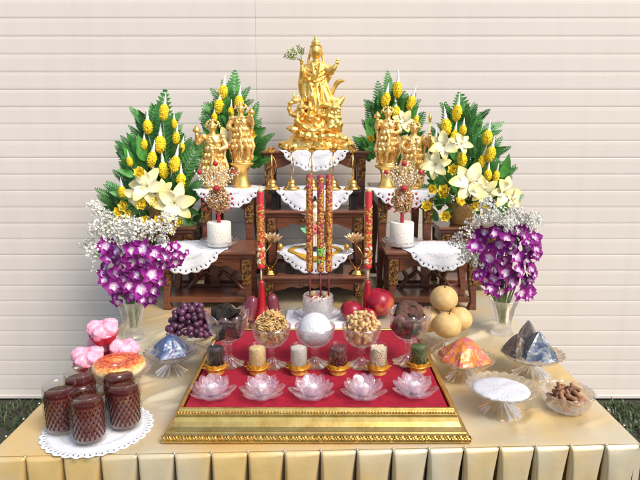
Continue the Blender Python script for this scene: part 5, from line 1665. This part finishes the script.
    for sx in (-1, 1):
        m.ball((0.019 * sx * s, -0.052 * s, hz + 0.008 * s), (0.013 * s, 0.008 * s, 0.007 * s)); m.ball((0.052 * sx * s, 0, hz - 0.004 * s), (0.012 * s, 0.02 * s, 0.03 * s))
        m.tube([(0.045 * sx * s, 0, hz + 0.02 * s), (0.085 * sx * s, 0.01 * s, hz + 0.05 * s), (0.08 * sx * s, 0.01 * s, hz + 0.085 * s)], [0.018 * s, 0.012 * s, 0.004 * s], 8)
    m.lathe([(0.062 * s, 0), (0.064 * s, 0.012 * s), (0.05 * s, 0.04 * s), (0.022 * s, 0.07 * s), (0.012 * s, 0.085 * s), (0.016 * s, 0.10 * s), (0.002 * s, 0.118 * s)], 20, TM((0, 0, hz + 0.018 * s)))
    # arms
    def arm(sh, el, ha, fing):
        m.tube([sh, el], [0.050 * s, 0.040 * s], 12); m.tube([el, ha], [0.042 * s, 0.026 * s], 12)
        m.ball(ha, (0.030 * s, 0.026 * s, 0.032 * s), nu=12, nv=8)
        for k in range(4):
            o_ = Vector(fing) * (0.03 * s) + Vector(((k - 1.5) * 0.011 * s, -0.012 * s, 0))
            m.tube([Vector(ha) + o_ * 0.6, Vector(ha) + o_ * 1.5, Vector(ha) + o_ * 1.9 + Vector((0, -0.01 * s, 0))], 0.0075 * s, 6)
    arm((0.145 * f * s, 0, z0 + 0.73 * s), (0.235 * f * s * wide, -0.03 * s, z0 + 0.64 * s), (0.225 * f * s * wide, -0.09 * s, z0 + 0.78 * s), (0, 0, 1))
    arm((-0.145 * f * s, 0, z0 + 0.73 * s), (-0.22 * f * s, -0.03 * s, z0 + 0.60 * s), (-0.115 * f * s, -0.12 * s, z0 + 0.56 * s), (f * 1.0, 0, 0.2))
    # scarf falling close along both sides, knotted at the shoulders
    for sx in (-1, 1):
        m.tube([(sx * 0.13 * s, 0.03 * s, z0 + 0.77 * s), (sx * 0.185 * s, 0.04 * s, z0 + 0.62 * s), (sx * 0.165 * s, 0.03 * s, z0 + 0.45 * s), (sx * 0.21 * s, 0.02 * s, z0 + 0.28 * s), (sx * 0.17 * s, 0.0, z0 + 0.12 * s)], [0.02 * s, 0.030 * s, 0.024 * s, 0.032 * s, 0.012 * s], 8)
    for k in range(9):
        a = PI * k / 8
        m.ball((0.105 * s * cos(a), 0.045 * s, hz + 0.02 * s + 0.095 * s * sin(a)), (0.020 * s, 0.012 * s, 0.022 * s), nu=7, nv=5)
    m.build('figure', M['gold2'], t, remesh=0.0016, disp=(0.0022, 0.007))
    # attribute held in the raised hand
    ha = Vector((0.225 * f * s * wide, -0.09 * s, z0 + 0.80 * s)); m = MB()
    if seed % 2:
        m.tube([ha + Vector((0, 0, -0.30 * s)), ha + Vector((0, 0, 0.22 * s))], 0.011 * s, 8)
        m.tube([ha + Vector((0, 0, 0.20 * s)), ha + Vector((0, 0, 0.27 * s)), ha + Vector((0, 0, 0.36 * s))], [0.018 * s, 0.030 * s, 0.002 * s], 8)
        m.build('spear', M['gold'], t)
    else:
        m.lathe([(0.012 * s, -0.05 * s), (0.016 * s, 0), (0.055 * s, 0.03 * s), (0.06 * s, 0.05 * s), (0.03 * s, 0.09 * s), (0.006 * s, 0.13 * s)], 14, TM(ha))
        m.build('pagoda', M['gold'], t)


guardian('golden guardian statue with raised arm, outer one nearer the tall lilies and orchids', 214.5, 120, 190, 2.420, 1.1815, 0, True, 12)
guardian('golden guardian statue on tall pedestal beside the goddess, above the black mushrooms', 242.5, 103, 186, 2.455, 1.1815, 0.30, False, 22, 0.85)
guardian('golden guardian statue on tall pedestal beside the goddess, above the apple', 386.5, 107, 185, 2.455, 1.1815, 0.28, True, 32, 0.85)
guardian('golden guardian statue holding a spear, in front of the yellow bouquet', 412.5, 122, 188, 2.420, 1.1815, 0, False, 41)

# ------------------------------------------------------------------ flower meshes
def lily_mesh(v=0):
    m = MB(); rl = random.Random(v + 3)
    for k in range(6):
        a = 2 * PI * k / 6; inner = k % 2
        m.petal(1.0, 0.66 if inner else 0.56, TM(rot=(0, 0, a + rl.uniform(-.15, .15))) @ TM((0, 0.03, 0.02 * inner)) @ TM(rot=(R((32 if inner else 24) + rl.uniform(-12, 12)), rl.uniform(-.25, .25), 0)), cup=rl.uniform(.08, .22), bend=-rl.uniform(.1, .45), p=0.92, tip=0.66, nu=16, nv=9, wave=rl.uniform(.03, .07))
    return m


def rose_mesh():
    m = MB()
    for n, L, W, ti in ((6, 0.9, 0.95, 22), (5, 0.72, 0.8, 48), (4, 0.55, 0.7, 70)):
        for k in range(n):
            m.petal(L, W, TM(rot=(0, 0, 2 * PI * k / n + ti)) @ TM((0, 0.06, 0)) @ TM(rot=(R(ti), 0, 0)), cup=0.3, bend=0.35, p=0.6, nu=7, nv=5)
    return m


def orchid_mesh(v):
    m = MB(); rn = random.Random(v)
    for k, (a, L, W) in enumerate(((0, 1.0, 0.62), (R(72), 1.05, 0.92), (R(-72), 1.05, 0.92), (R(142), 0.98, 0.60), (R(-142), 0.98, 0.60))):
        m.petal(L, W, TM(rot=(0, 0, a + rn.uniform(-.1, .1))) @ TM((0, 0.05, 0.01 * k)) @ TM(rot=(R(rn.uniform(2, 22)), 0, 0)), cup=0.16, bend=rn.uniform(-.12, .12), p=0.75, nu=9, nv=6, wave=0.05)
    return m


def fern_mesh(n=17, L=1.0, W=0.30):
    """one frond: midrib with paired leaflets, lying along +y"""
    m = MB(); bend = lambda u: 0.10 * sin(u * 2.2)
    m.tube([(0, L * u, bend(u)) for u in (0, .25, .5, .75, 1)], [0.012, 0.011, 0.009, 0.006, 0.002], 5)
    for k in range(n):
        u = 0.06 + 0.92 * k / (n - 1)
        w_ = W * (sin(PI * min(1, 0.13 + 0.87 * u) ** 1.0) ** 0.7) * 0.55 + 0.015
        for s in (-1, 1):
            m.petal(w_, 0.080 * (1.15 - 0.6 * u), TM((0, L * u, bend(u)), (0, 0, -s * R(58))) @ TM(rot=(R(-6), 0, 0)), cup=0.05, bend=0.06, p=0.6, nu=5, nv=3)
    return m


LILY, ROSE = [lily_mesh(v).mesh('lily', M['lily']) for v in range(3)], rose_mesh().mesh('rosette', M['rose'])
ANTH = MB()
for k in range(6):
    a = k * 1.05; ANTH.tube([(0, 0, 0), (0.10 * cos(a), 0.10 * sin(a), 0.26), (0.16 * cos(a), 0.16 * sin(a), 0.34)], [0.012, 0.01, 0.022], 5)
ANTH = ANTH.mesh('stamens', M['anther'])
ORCH = [orchid_mesh(i).mesh('orchid_flower', M['orchid']) for i in range(4)]
lipm = MB()
lipm.petal(0.55, 0.42, TM((0, -0.02, 0.05), (0, 0, PI)) @ TM(rot=(R(35), 0, 0)), cup=0.5, bend=-0.3, p=0.8); lipm.ball((0, 0.02, 0.10), (0.07, 0.09, 0.10), nu=8, nv=6)
LIP = lipm.mesh('lip', M['orchidlip'])
FERN = [fern_mesh(17, 1, .30).mesh('fern_frond', M['fern']), fern_mesh(14, 1, .36).mesh('fern_frond', M['fern'])]
LEAF = MB().petal(1.0, 0.42, cup=0.15, bend=0.15, p=0.7, nu=10, nv=5, wave=0.03).mesh('leaf', M['leaf'])
BUD = []
for v in range(4):
    bd = MB(); rb = random.Random(v * 7 + 1)
    bd.ball((0, 0, 0.5), (0.345, 0.345, 0.50), nu=24, nv=16, amp=0.10, fr=2, seed=v * 5)
    for j in range(12):
        for k in range(14):
            ph = PI * (j + 1 + rb.uniform(-.3, .3)) / 13; a = 2 * PI * (k + 0.5 * (j % 2) + rb.uniform(-.35, .35)) / 14; rr = 0.335 * rb.uniform(0.94, 1.10)
            e_ = rb.uniform(0.040, 0.072)
            bd.ball((rr * sin(ph) * cos(a), rr * sin(ph) * sin(a), 0.5 + 0.50 * cos(ph) * rb.uniform(.95, 1.05)), (e_, e_, e_ * rb.uniform(.6, 1.2)), nu=5, nv=3, rot=(rb.uniform(0, 3), rb.uniform(0, 3), 0))
    BUD.append(bd.mesh('yellow_bud', M['yellow']))
tp = MB(); rb = random.Random(3)
tp.lathe([(0.15, 0.88), (0.135, 1.0), (0.105, 1.2), (0.070, 1.42), (0.035, 1.62), (0.008, 1.76)], 12, rf=lambda t, r, z, i: r * (1 + 0.25 * noise.noise(Vector((cos(t) * 2, sin(t) * 2, z * 9)))))
for k in range(26):
    z = rb.uniform(0.9, 1.42); a = rb.uniform(0, 6.28); r = 0.16 * (1 - (z - 0.88) / 0.75)
    tp.ball((r * cos(a), r * sin(a), z), (0.035, 0.035, 0.06), nu=5, nv=3)
TIP = tp.mesh('white_tip', M['whitetip'])


def face(o, d_, spin=0.0):
    """turn a flower (facing +z) towards direction d_"""
    o.rotation_mode = 'QUATERNION'
    qd = Vector(d_).to_track_quat('Z', 'Y')
    from mathutils import Quaternion
    o.rotation_quaternion = qd @ Quaternion((0, 0, 1), spin)


def along(o, d_, up=(0, -1, 0.2), roll=0.0):
    """lay a leaf (length along +y) along d_, its face towards up"""
    y = Vector(d_).normalized(); z = Vector(up) - y * Vector(up).dot(y); z.normalize(); x = y.cross(z)
    mt = Matrix((x, y, z)).transposed()
    o.rotation_euler = (mt @ Matrix.Rotation(roll, 3, 'Y')).to_euler()


def bouquet(label, Y0, z0, px0, fronds, leaves, buds, lilies, roses, depth, seed, fill, potr=0.055, poth=0.09, tipdist=0.03):
    rnd = random.Random(seed)
    base_ = Vector((ony(px0, 200, Y0).x, Y0, z0))
    t = thing('flower_arrangement', label, 'bouquet', base_, 'yellow and cream flower arrangements')
    MB().lathe([(0.0005, 0), (potr * 0.8, 0), (potr * 0.85, 0.004), (potr, poth * 0.7), (potr * 1.08, poth), (potr * 0.95, poth), (potr * 0.8, poth * 0.8), (0.0005, poth * 0.8)], 28).build('pot', M['pot'], t)
    L2 = lambda p: p - base_
    heart = Vector((0, 0.0, poth))
    k_ = mpp(Y0, 1.3)
    # fern fronds
    for i, (bx, by, tx, ty) in enumerate(fronds):
        dy = rnd.uniform(-0.3, 0.9) * depth * 0.5
        a, b_ = L2(ony(bx, by, Y0 + dy - 0.01)), L2(ony(tx, ty, Y0 + dy + rnd.uniform(-.02, .02)))
        d_ = b_ - a; o = obj_from(FERN[i % 2], 'fern_frond', t, a, scale=d_.length); along(o, d_, (rnd.uniform(-.4, .4), -1, 0.15))
    for i, (bx, by, tx, ty) in enumerate(leaves):
        dy = -rnd.uniform(0.1, 0.6) * depth * 0.5
        a, b_ = L2(ony(bx, by, Y0 + dy)), L2(ony(tx, ty, Y0 + dy - rnd.uniform(-.01, .03)))
        d_ = b_ - a; o = obj_from(LEAF, 'leaf', t, a, scale=d_.length); along(o, d_, (rnd.uniform(-.6, .6), -1, 0.4))
    # filler fern and leaves through the volume
    xa, xb, ya, yb_ = fill
    for i in range(150):
        v = rnd.random(); py = ya + (yb_ - ya) * v
        half = (xb - xa) / 2 * min(1.0, 0.16 + 0.95 * v) * 0.86; cx = (xa + xb) / 2
        px = cx + rnd.uniform(-1, 1) * half
        dy = rnd.uniform(-0.4, 1.0) * depth * 0.5 * (0.4 + 0.6 * v)
        a = L2(ony(px, py, Y0 + dy)); dv = Vector(((px - cx) / max(half, 1) * 0.8 + rnd.uniform(-.3, .3), rnd.uniform(-.5, .2), rnd.uniform(0.3, 1.0)))
        if i % 5 < 3: o = obj_from(FERN[i // 2 % 2], 'fern_frond', t, a, scale=rnd.uniform(0.08, 0.13))
        else: o = obj_from(LEAF, 'leaf', t, a, scale=rnd.uniform(0.055, 0.10))
        along(o, dv, (rnd.uniform(-.5, .5), -1, 0.3))
    m = MB()
    for (px, py, s) in buds:
        y_ = Y0 - depth * (0.28 + 0.25 * rnd.random()); c_ = L2(ony(px, py, y_)); h = s * k_
        d_ = Vector((c_.x * 0.5 + rnd.uniform(-.05, .12), -0.05, max(0.3, c_.z) + 0.15)).normalized()
        o = obj_from(rnd.choice(BUD), 'yellow_bud', t, c_ - d_ * h * 0.5, scale=(h * rnd.uniform(.76, .96), h * rnd.uniform(.76, .96), h * rnd.uniform(.92, 1.1))); face(o, d_, rnd.uniform(0, 6))
        w_ = obj_from(TIP, 'white_tip', o)
        m.tube([heart + Vector((c_.x * .3, -.01, 0)), (heart + c_) * 0.5 + Vector((c_.x * .15, 0.02, 0)), c_ - d_ * h * 0.45], 0.0022, 5)
    for (px, py, s, ax, az) in lilies:
        c_ = L2(ony(px, py, Y0 - depth * 0.72)); o = obj_from(LILY[int(px) % 3], 'lily', t, c_, scale=s * 0.82 * k_); face(o, (ax, -1, az), rnd.uniform(0, 6))
        obj_from(ANTH, 'stamens', o)
        m.tube([heart + Vector((0, -.01, 0)), (heart + c_) * 0.5, c_], 0.003, 5)
    for (px, py, s) in roses:
        c_ = L2(ony(px, py, Y0 - depth * 0.82)); o = obj_from(ROSE, 'rosette', t, c_, scale=s * 1.15 * k_); face(o, (rnd.uniform(-.5, .5), -1, rnd.uniform(-.1, .6)), rnd.uniform(0, 6))
        m.tube([heart + Vector((0, -.01, 0)), (heart + c_) * 0.5, c_], 0.002, 5)
    m.build('stems', M['sage'], t)
    return t


z1 = lambda x, y: (80 + x / 3.5556, 80 + y / 3.5556)
z3 = lambda x, y: (350 + x / 3.5556, 60 + y / 3.5556)


def conv(fn, L, n=2):
    out = []
    for q in L:
        if n == 4: out.append((*fn(q[0], q[1]), *fn(q[2], q[3])))
        else: out.append((*fn(q[0], q[1]), *q[2:]))
    return out


LF = conv(z1, [(285, 330, 312, 38), (300, 300, 338, 122), (235, 330, 190, 182), (215, 360, 138, 238), (330, 330, 398, 205), (340, 370, 440, 200), (210, 400, 120, 322), (190, 440, 98, 362), (260, 300, 270, 90), (330, 380, 425, 300), (200, 460, 105, 410),
               (240, 330, 215, 200), (300, 330, 300, 130), (350, 330, 360, 180), (270, 420, 165, 260), (360, 420, 440, 380)], 4)
LL = conv(z1, [(195, 340, 130, 320), (190, 300, 150, 235), (370, 440, 440, 410), (350, 400, 405, 350), (175, 420, 105, 400), (230, 330, 175, 250), (330, 300, 375, 240), (380, 460, 430, 480), (210, 470, 120, 470), (300, 480, 250, 530), (360, 490, 420, 540), (230, 290, 200, 190)], 4)
LB = conv(z1, [(298, 115, 14), (241, 165, 14), (285, 228, 16), (255, 282, 15), (297, 322, 15), (337, 300, 15.5), (360, 358, 14), (342, 205, 12), (228, 230, 10), (360, 240, 10), (176, 290, 9.5), (150, 398, 12), (335, 155, 9)])
LLi = conv(z1, [(240, 378, 23, -0.1, 0.3), (335, 437, 24, 0.25, 0.1), (200, 410, 15, -0.5, 0.1), (300, 400, 15, 0.1, 0.2)])
LR = conv(z1, [(160, 447, 6.5), (228, 445, 7.5), (212, 332, 6.5), (265, 430, 6), (280, 500, 6.5), (135, 470, 6), (330, 525, 6.5), (180, 480, 6), (240, 500, 6), (140, 500, 6), (360, 505, 5.5)])
bouquet('tall yellow and cream bouquet standing behind the orchids and cupcakes', 2.44, 1.0305, 161, LF, LL, LB, LLi, LR, 0.17, 3, (108, 204, 122, 226))
RF = conv(z3, [(385, 320, 388, 118), (400, 330, 400, 122), (350, 320, 335, 150), (420, 330, 400, 150), (440, 340, 430, 195), (460, 360, 468, 262), (500, 420, 525, 310), (520, 450, 585, 370), (330, 320, 285, 235), (320, 400, 270, 320), (300, 430, 262, 395), (400, 400, 420, 250),
               (440, 420, 450, 290), (350, 380, 325, 240), (520, 470, 575, 420), (330, 430, 300, 350)], 4)
RL = conv(z3, [(330, 450, 270, 445), (340, 470, 280, 500), (510, 440, 570, 360), (430, 400, 445, 345), (320, 290, 290, 250), (360, 320, 352, 200), (520, 480, 590, 455), (360, 500, 300, 470), (390, 520, 385, 450), (540, 420, 560, 330), (370, 420, 360, 360), (400, 530, 330, 540)], 4)
RB = conv(z3, [(380, 190, 14), (342, 238, 15.5), (303, 303, 12.5), (370, 273, 13), (398, 353, 15.5), (489, 273, 14.5), (500, 333, 15.5), (468, 364, 13), (402, 248, 10.5), (490, 410, 11), (520, 412, 11), (277, 362, 10)])
RLi = conv(z3, [(425, 437, 24, 0, 0.25), (470, 462, 18, 0.3, 0.1), (545, 470, 20, 0.5, 0.2), (335, 305, 17, -0.3, 0.4), (305, 372, 17, -0.4, 0.2), (395, 300, 13, 0.1, 0.5), (575, 500, 14, 0.6, 0.0)])
RR = conv(z3, [(370, 392, 6.5), (336, 470, 7.5), (335, 480, 6), (275, 520, 6.5), (340, 555, 6.5), (385, 505, 6.5), (440, 520, 6), (480, 540, 6.5), (290, 460, 6)])
bouquet('tall yellow and cream bouquet standing behind the orchids and smoky pyramids', 2.44, 1.0305, 462, RF, RL, RB, RLi, RR, 0.17, 8, (420, 512, 124, 222))
SF = [(232, 130, 235, 71), (226, 135, 222, 90), (238, 130, 242, 92), (220, 145, 203, 112), (242, 140, 258, 102), (246, 150, 262, 122), (245, 160, 268, 150), (225, 140, 214, 100), (232, 120, 230, 82), (240, 150, 255, 115)]
SL = [(222, 150, 203, 128), (245, 150, 262, 138), (240, 160, 262, 158), (215, 160, 200, 150), (230, 120, 225, 95)]
SB = [(223, 92, 13), (219, 106, 14), (239, 102, 14), (214.5, 117, 9), (231, 112, 10), (250, 118, 9)]
bouquet('smaller yellow bouquet behind the guardians nearer the grapes', 2.60, 1.1805, 232, SF, SL, SB, [(228, 140, 16, -0.1, 0.2), (243, 150, 14, 0.2, 0.1)], [(215, 150, 6), (250, 135, 6)], 0.10, 13, (204, 262, 108, 168), potr=0.04, poth=0.08)
SF = [(386, 120, 386, 72), (380, 125, 377, 82), (392, 120, 396, 88), (374, 135, 368, 102), (400, 130, 412, 110), (410, 140, 424, 112), (372, 150, 352, 137), (406, 135, 404, 92), (388, 110, 390, 78), (378, 140, 362, 120)]
SL = [(375, 150, 352, 138), (372, 140, 364, 118), (410, 150, 424, 132), (380, 120, 378, 92), (366, 150, 364, 138)]
SB = [(385.5, 100, 14), (397.5, 90, 14), (411, 103, 13.5), (396, 113, 12.5), (416, 120, 9)]
bouquet('smaller yellow bouquet behind the guardians above the pears', 2.60, 1.1805, 392, SF, SL, SB, [(404, 122, 14, 0.1, 0.3), (396, 145, 16, 0, 0.2)], [(370, 140, 5), (420, 140, 6)], 0.10, 17, (362, 424, 108, 166), potr=0.04, poth=0.08)


# ------------------------------------------------------------------ crystal vases with orchids and white statice
def vase_with_orchids(px, py, orch, white, tag_, seed, ztop_px):
    rnd = random.Random(seed)
    p = onz(px, py, TZ)
    t = thing('crystal_vase', 'flared cut-crystal vase ' + tag_, 'vase', p, 'crystal flower vases')
    h = ony(px, ztop_px, p.y).z - TZ
    prof = [(0.0005, 0.0), (0.036, 0.0), (0.038, 0.004), (0.030, 0.012), (0.026, 0.03), (0.028, h * 0.35), (0.036, h * 0.75), (0.047, h * 0.98), (0.048, h), (0.045, h), (0.032, h * 0.72), (0.024, h * 0.35), (0.020, 0.035), (0.0005, 0.030)]
    MB().lathe(prof, 72, rf=lambda t_, r, z, i: (r * (1 + (0.05 * abs(sin(6 * t_ + z * 20)) if i < 9 else 0)), z), caps=False).build('crystal', M['crystal'], t)
    m = MB()
    ob = thing('orchid_bunch', 'bunch of purple orchids in the crystal vase ' + tag_, 'orchids', p + Vector((0, 0, 0.036)), 'purple orchid bunches')
    B0 = p + Vector((0, 0, 0.036))
    exr = random.Random(seed + 77); orch = list(orch)
    for _ in range(22):
        qx, qy, qs = exr.choice(orch[:30]); orch.append((qx + exr.uniform(-7, 7), qy + exr.uniform(-6, 6), qs * 0.95))
    for i, (fx2, fy, s) in enumerate(orch):
        dy = -0.085 * (1 - ((fx2 - px) / 48) ** 2) * (0.55 + 0.45 * rnd.random()) + 0.02 + rnd.uniform(-0.02, 0.02)
        c_ = ony(fx2, fy, p.y + dy) - B0
        o = obj_from(ORCH[i % 4], 'orchid_flower', ob, c_, scale=s * rnd.uniform(0.72, 1.0) * mpp(p.y, 1.0))
        d_ = Vector(((fx2 - px) / 40 + rnd.uniform(-.8, .8), -1, rnd.uniform(-.7, .7))); face(o, d_, rnd.uniform(-.5, .5))
        obj_from(LIP, 'lip', o)
        if i % 4 == 0:
            m2 = MB(); m2.tube([(rnd.uniform(-.008, .008), rnd.uniform(-.008, .008), 0), (c_.x * 0.25, 0, h - 0.036), (c_.x * 0.7, c_.y * 0.6, c_.z * 0.8), c_ + Vector((0, 0.008, 0))], [0.0025, 0.0025, 0.002, 0.0012], 6)
            m2.build('stem', M['sage'], ob)
    # unopened buds at spray ends
    bud = MB().ball((0, 0, 0), (0.006, 0.006, 0.009), nu=8, nv=6).mesh('orchid_bud', M['orchidlip'])
    wb = thing('statice_bunch', 'white statice sprigs around the orchids in the vase ' + tag_, 'white flowers', B0, 'white statice bunches')
    fl = []
    for v in range(3):
        m2 = MB(); rr = random.Random(v + 40)
        for k in range(34):
            a = rr.uniform(0, 6.28); b_ = rr.uniform(-.6, 1); q_ = Vector((cos(a) * sqrt(max(0, 1 - b_ * b_)), sin(a) * sqrt(max(0, 1 - b_ * b_)), b_)) * rr.uniform(.45, 1)
            for j in range(4):
                m2.petal(0.30, 0.27, TM(q_, (0, 0, 0)) @ Vector(q_).to_track_quat('Z', 'Y').to_matrix().to_4x4() @ TM(rot=(0, 0, j * PI / 2 + k)) @ TM(rot=(R(35), 0, 0)), nu=3, nv=3, cup=0.2, bend=0.2)
        fl.append(m2.mesh('white_cluster', M['white']))
    for i, (fx2, fy, s) in enumerate(white):
        dy = rnd.uniform(-0.04, 0.035)
        c_ = ony(fx2, fy, p.y + dy) - B0
        o = obj_from(fl[i % 3], 'white_cluster', wb, c_, (rnd.uniform(-.5, .5), rnd.uniform(-.5, .5), rnd.uniform(0, 6)), s * 1.18 * mpp(p.y, 1.1))
        if i % 2 == 0:
            m2 = MB(); m2.tube([(0, 0, 0.0), (c_.x * 0.2, 0.006, h - 0.036), (c_.x * 0.7, c_.y * .6 + 0.02, c_.z * 0.75), c_], [0.002, 0.002, 0.0014, 0.001], 5); m2.build('sprig_stem', M['sage'], wb)


z4 = lambda x, y: (60 + x / 4, 190 + y / 4)
LO = conv(z4, [(185, 225, 11), (235, 240, 12), (285, 225, 11), (335, 235, 12), (280, 275, 12.5), (200, 270, 12), (240, 295, 12), (300, 300, 12), (350, 285, 12), (385, 250, 11), (430, 230, 9), (185, 310, 11), (205, 345, 11), (260, 350, 13), (310, 340, 12), (365, 335, 12),
               (410, 300, 11), (215, 385, 11), (255, 395, 11), (325, 395, 12.5), (375, 400, 11), (225, 425, 9), (345, 440, 9), (290, 425, 10), (440, 290, 9), (480, 270, 8), (505, 250, 5), (395, 365, 10), (180, 360, 9), (230, 330, 11), (380, 300, 11), (330, 280, 10), (370, 430, 8), (460, 300, 6)], 2)
LW = conv(z4, [(135, 60, 5.5), (150, 85, 6), (165, 115, 6.5), (150, 140, 6), (190, 130, 7), (140, 170, 6), (180, 165, 7), (215, 150, 7), (245, 135, 7), (250, 165, 7.5), (285, 150, 7), (310, 135, 7), (300, 175, 7), (340, 160, 7), (380, 150, 7), (430, 110, 7.5), (420, 150, 6.5), (110, 220, 6), (130, 235, 6.5), (120, 210, 5), (150, 320, 5),
               (145, 265, 5), (200, 195, 7), (240, 195, 7), (285, 200, 6), (340, 195, 6), (390, 185, 6), (195, 105, 6), (225, 175, 6), (270, 125, 6), (360, 140, 6), (440, 160, 6), (410, 195, 5)], 2)
vase_with_orchids(134, 338, LO, LW, 'beside the pink cupcakes', 5, 300)
z7 = lambda x, y: (400 + x / 4, 180 + y / 4)
RO = conv(z7, [(340, 205, 11), (300, 230, 10), (375, 215, 10), (400, 255, 12), (330, 270, 12), (450, 260, 12), (490, 215, 11), (535, 235, 10), (510, 270, 12), (360, 310, 12), (410, 320, 13), (460, 310, 12), (500, 320, 12), (540, 300, 9), (340, 350, 11), (375, 355, 12), (420, 370, 13), (470, 365, 12), (520, 360, 11),
               (345, 400, 9), (390, 410, 11), (440, 410, 12), (490, 405, 12), (535, 380, 8), (360, 440, 9), (400, 445, 10), (480, 450, 11), (510, 450, 9), (300, 265, 9), (540, 260, 9), (465, 200, 8), (310, 380, 6), (440, 290, 11), (500, 470, 8)], 2)
RW = conv(z7, [(220, 240, 6), (240, 255, 6), (265, 210, 6), (290, 170, 6.5), (320, 140, 6.5), (345, 110, 7.5), (350, 85, 6), (375, 150, 7), (400, 130, 6), (410, 170, 7.5), (440, 175, 7), (465, 130, 7.5), (480, 160, 7), (510, 165, 6), (545, 155, 6.5), (265, 295, 7.5), (285, 310, 7), (320, 330, 6.5), (320, 360, 5.5), (430, 215, 7),
               (420, 240, 6.5), (465, 235, 6), (385, 175, 6), (360, 150, 6), (455, 195, 6), (500, 190, 6), (300, 290, 6), (530, 180, 5)], 2)
vase_with_orchids(502, 333, RO, RW, 'beside the smoky pyramids', 6, 299)
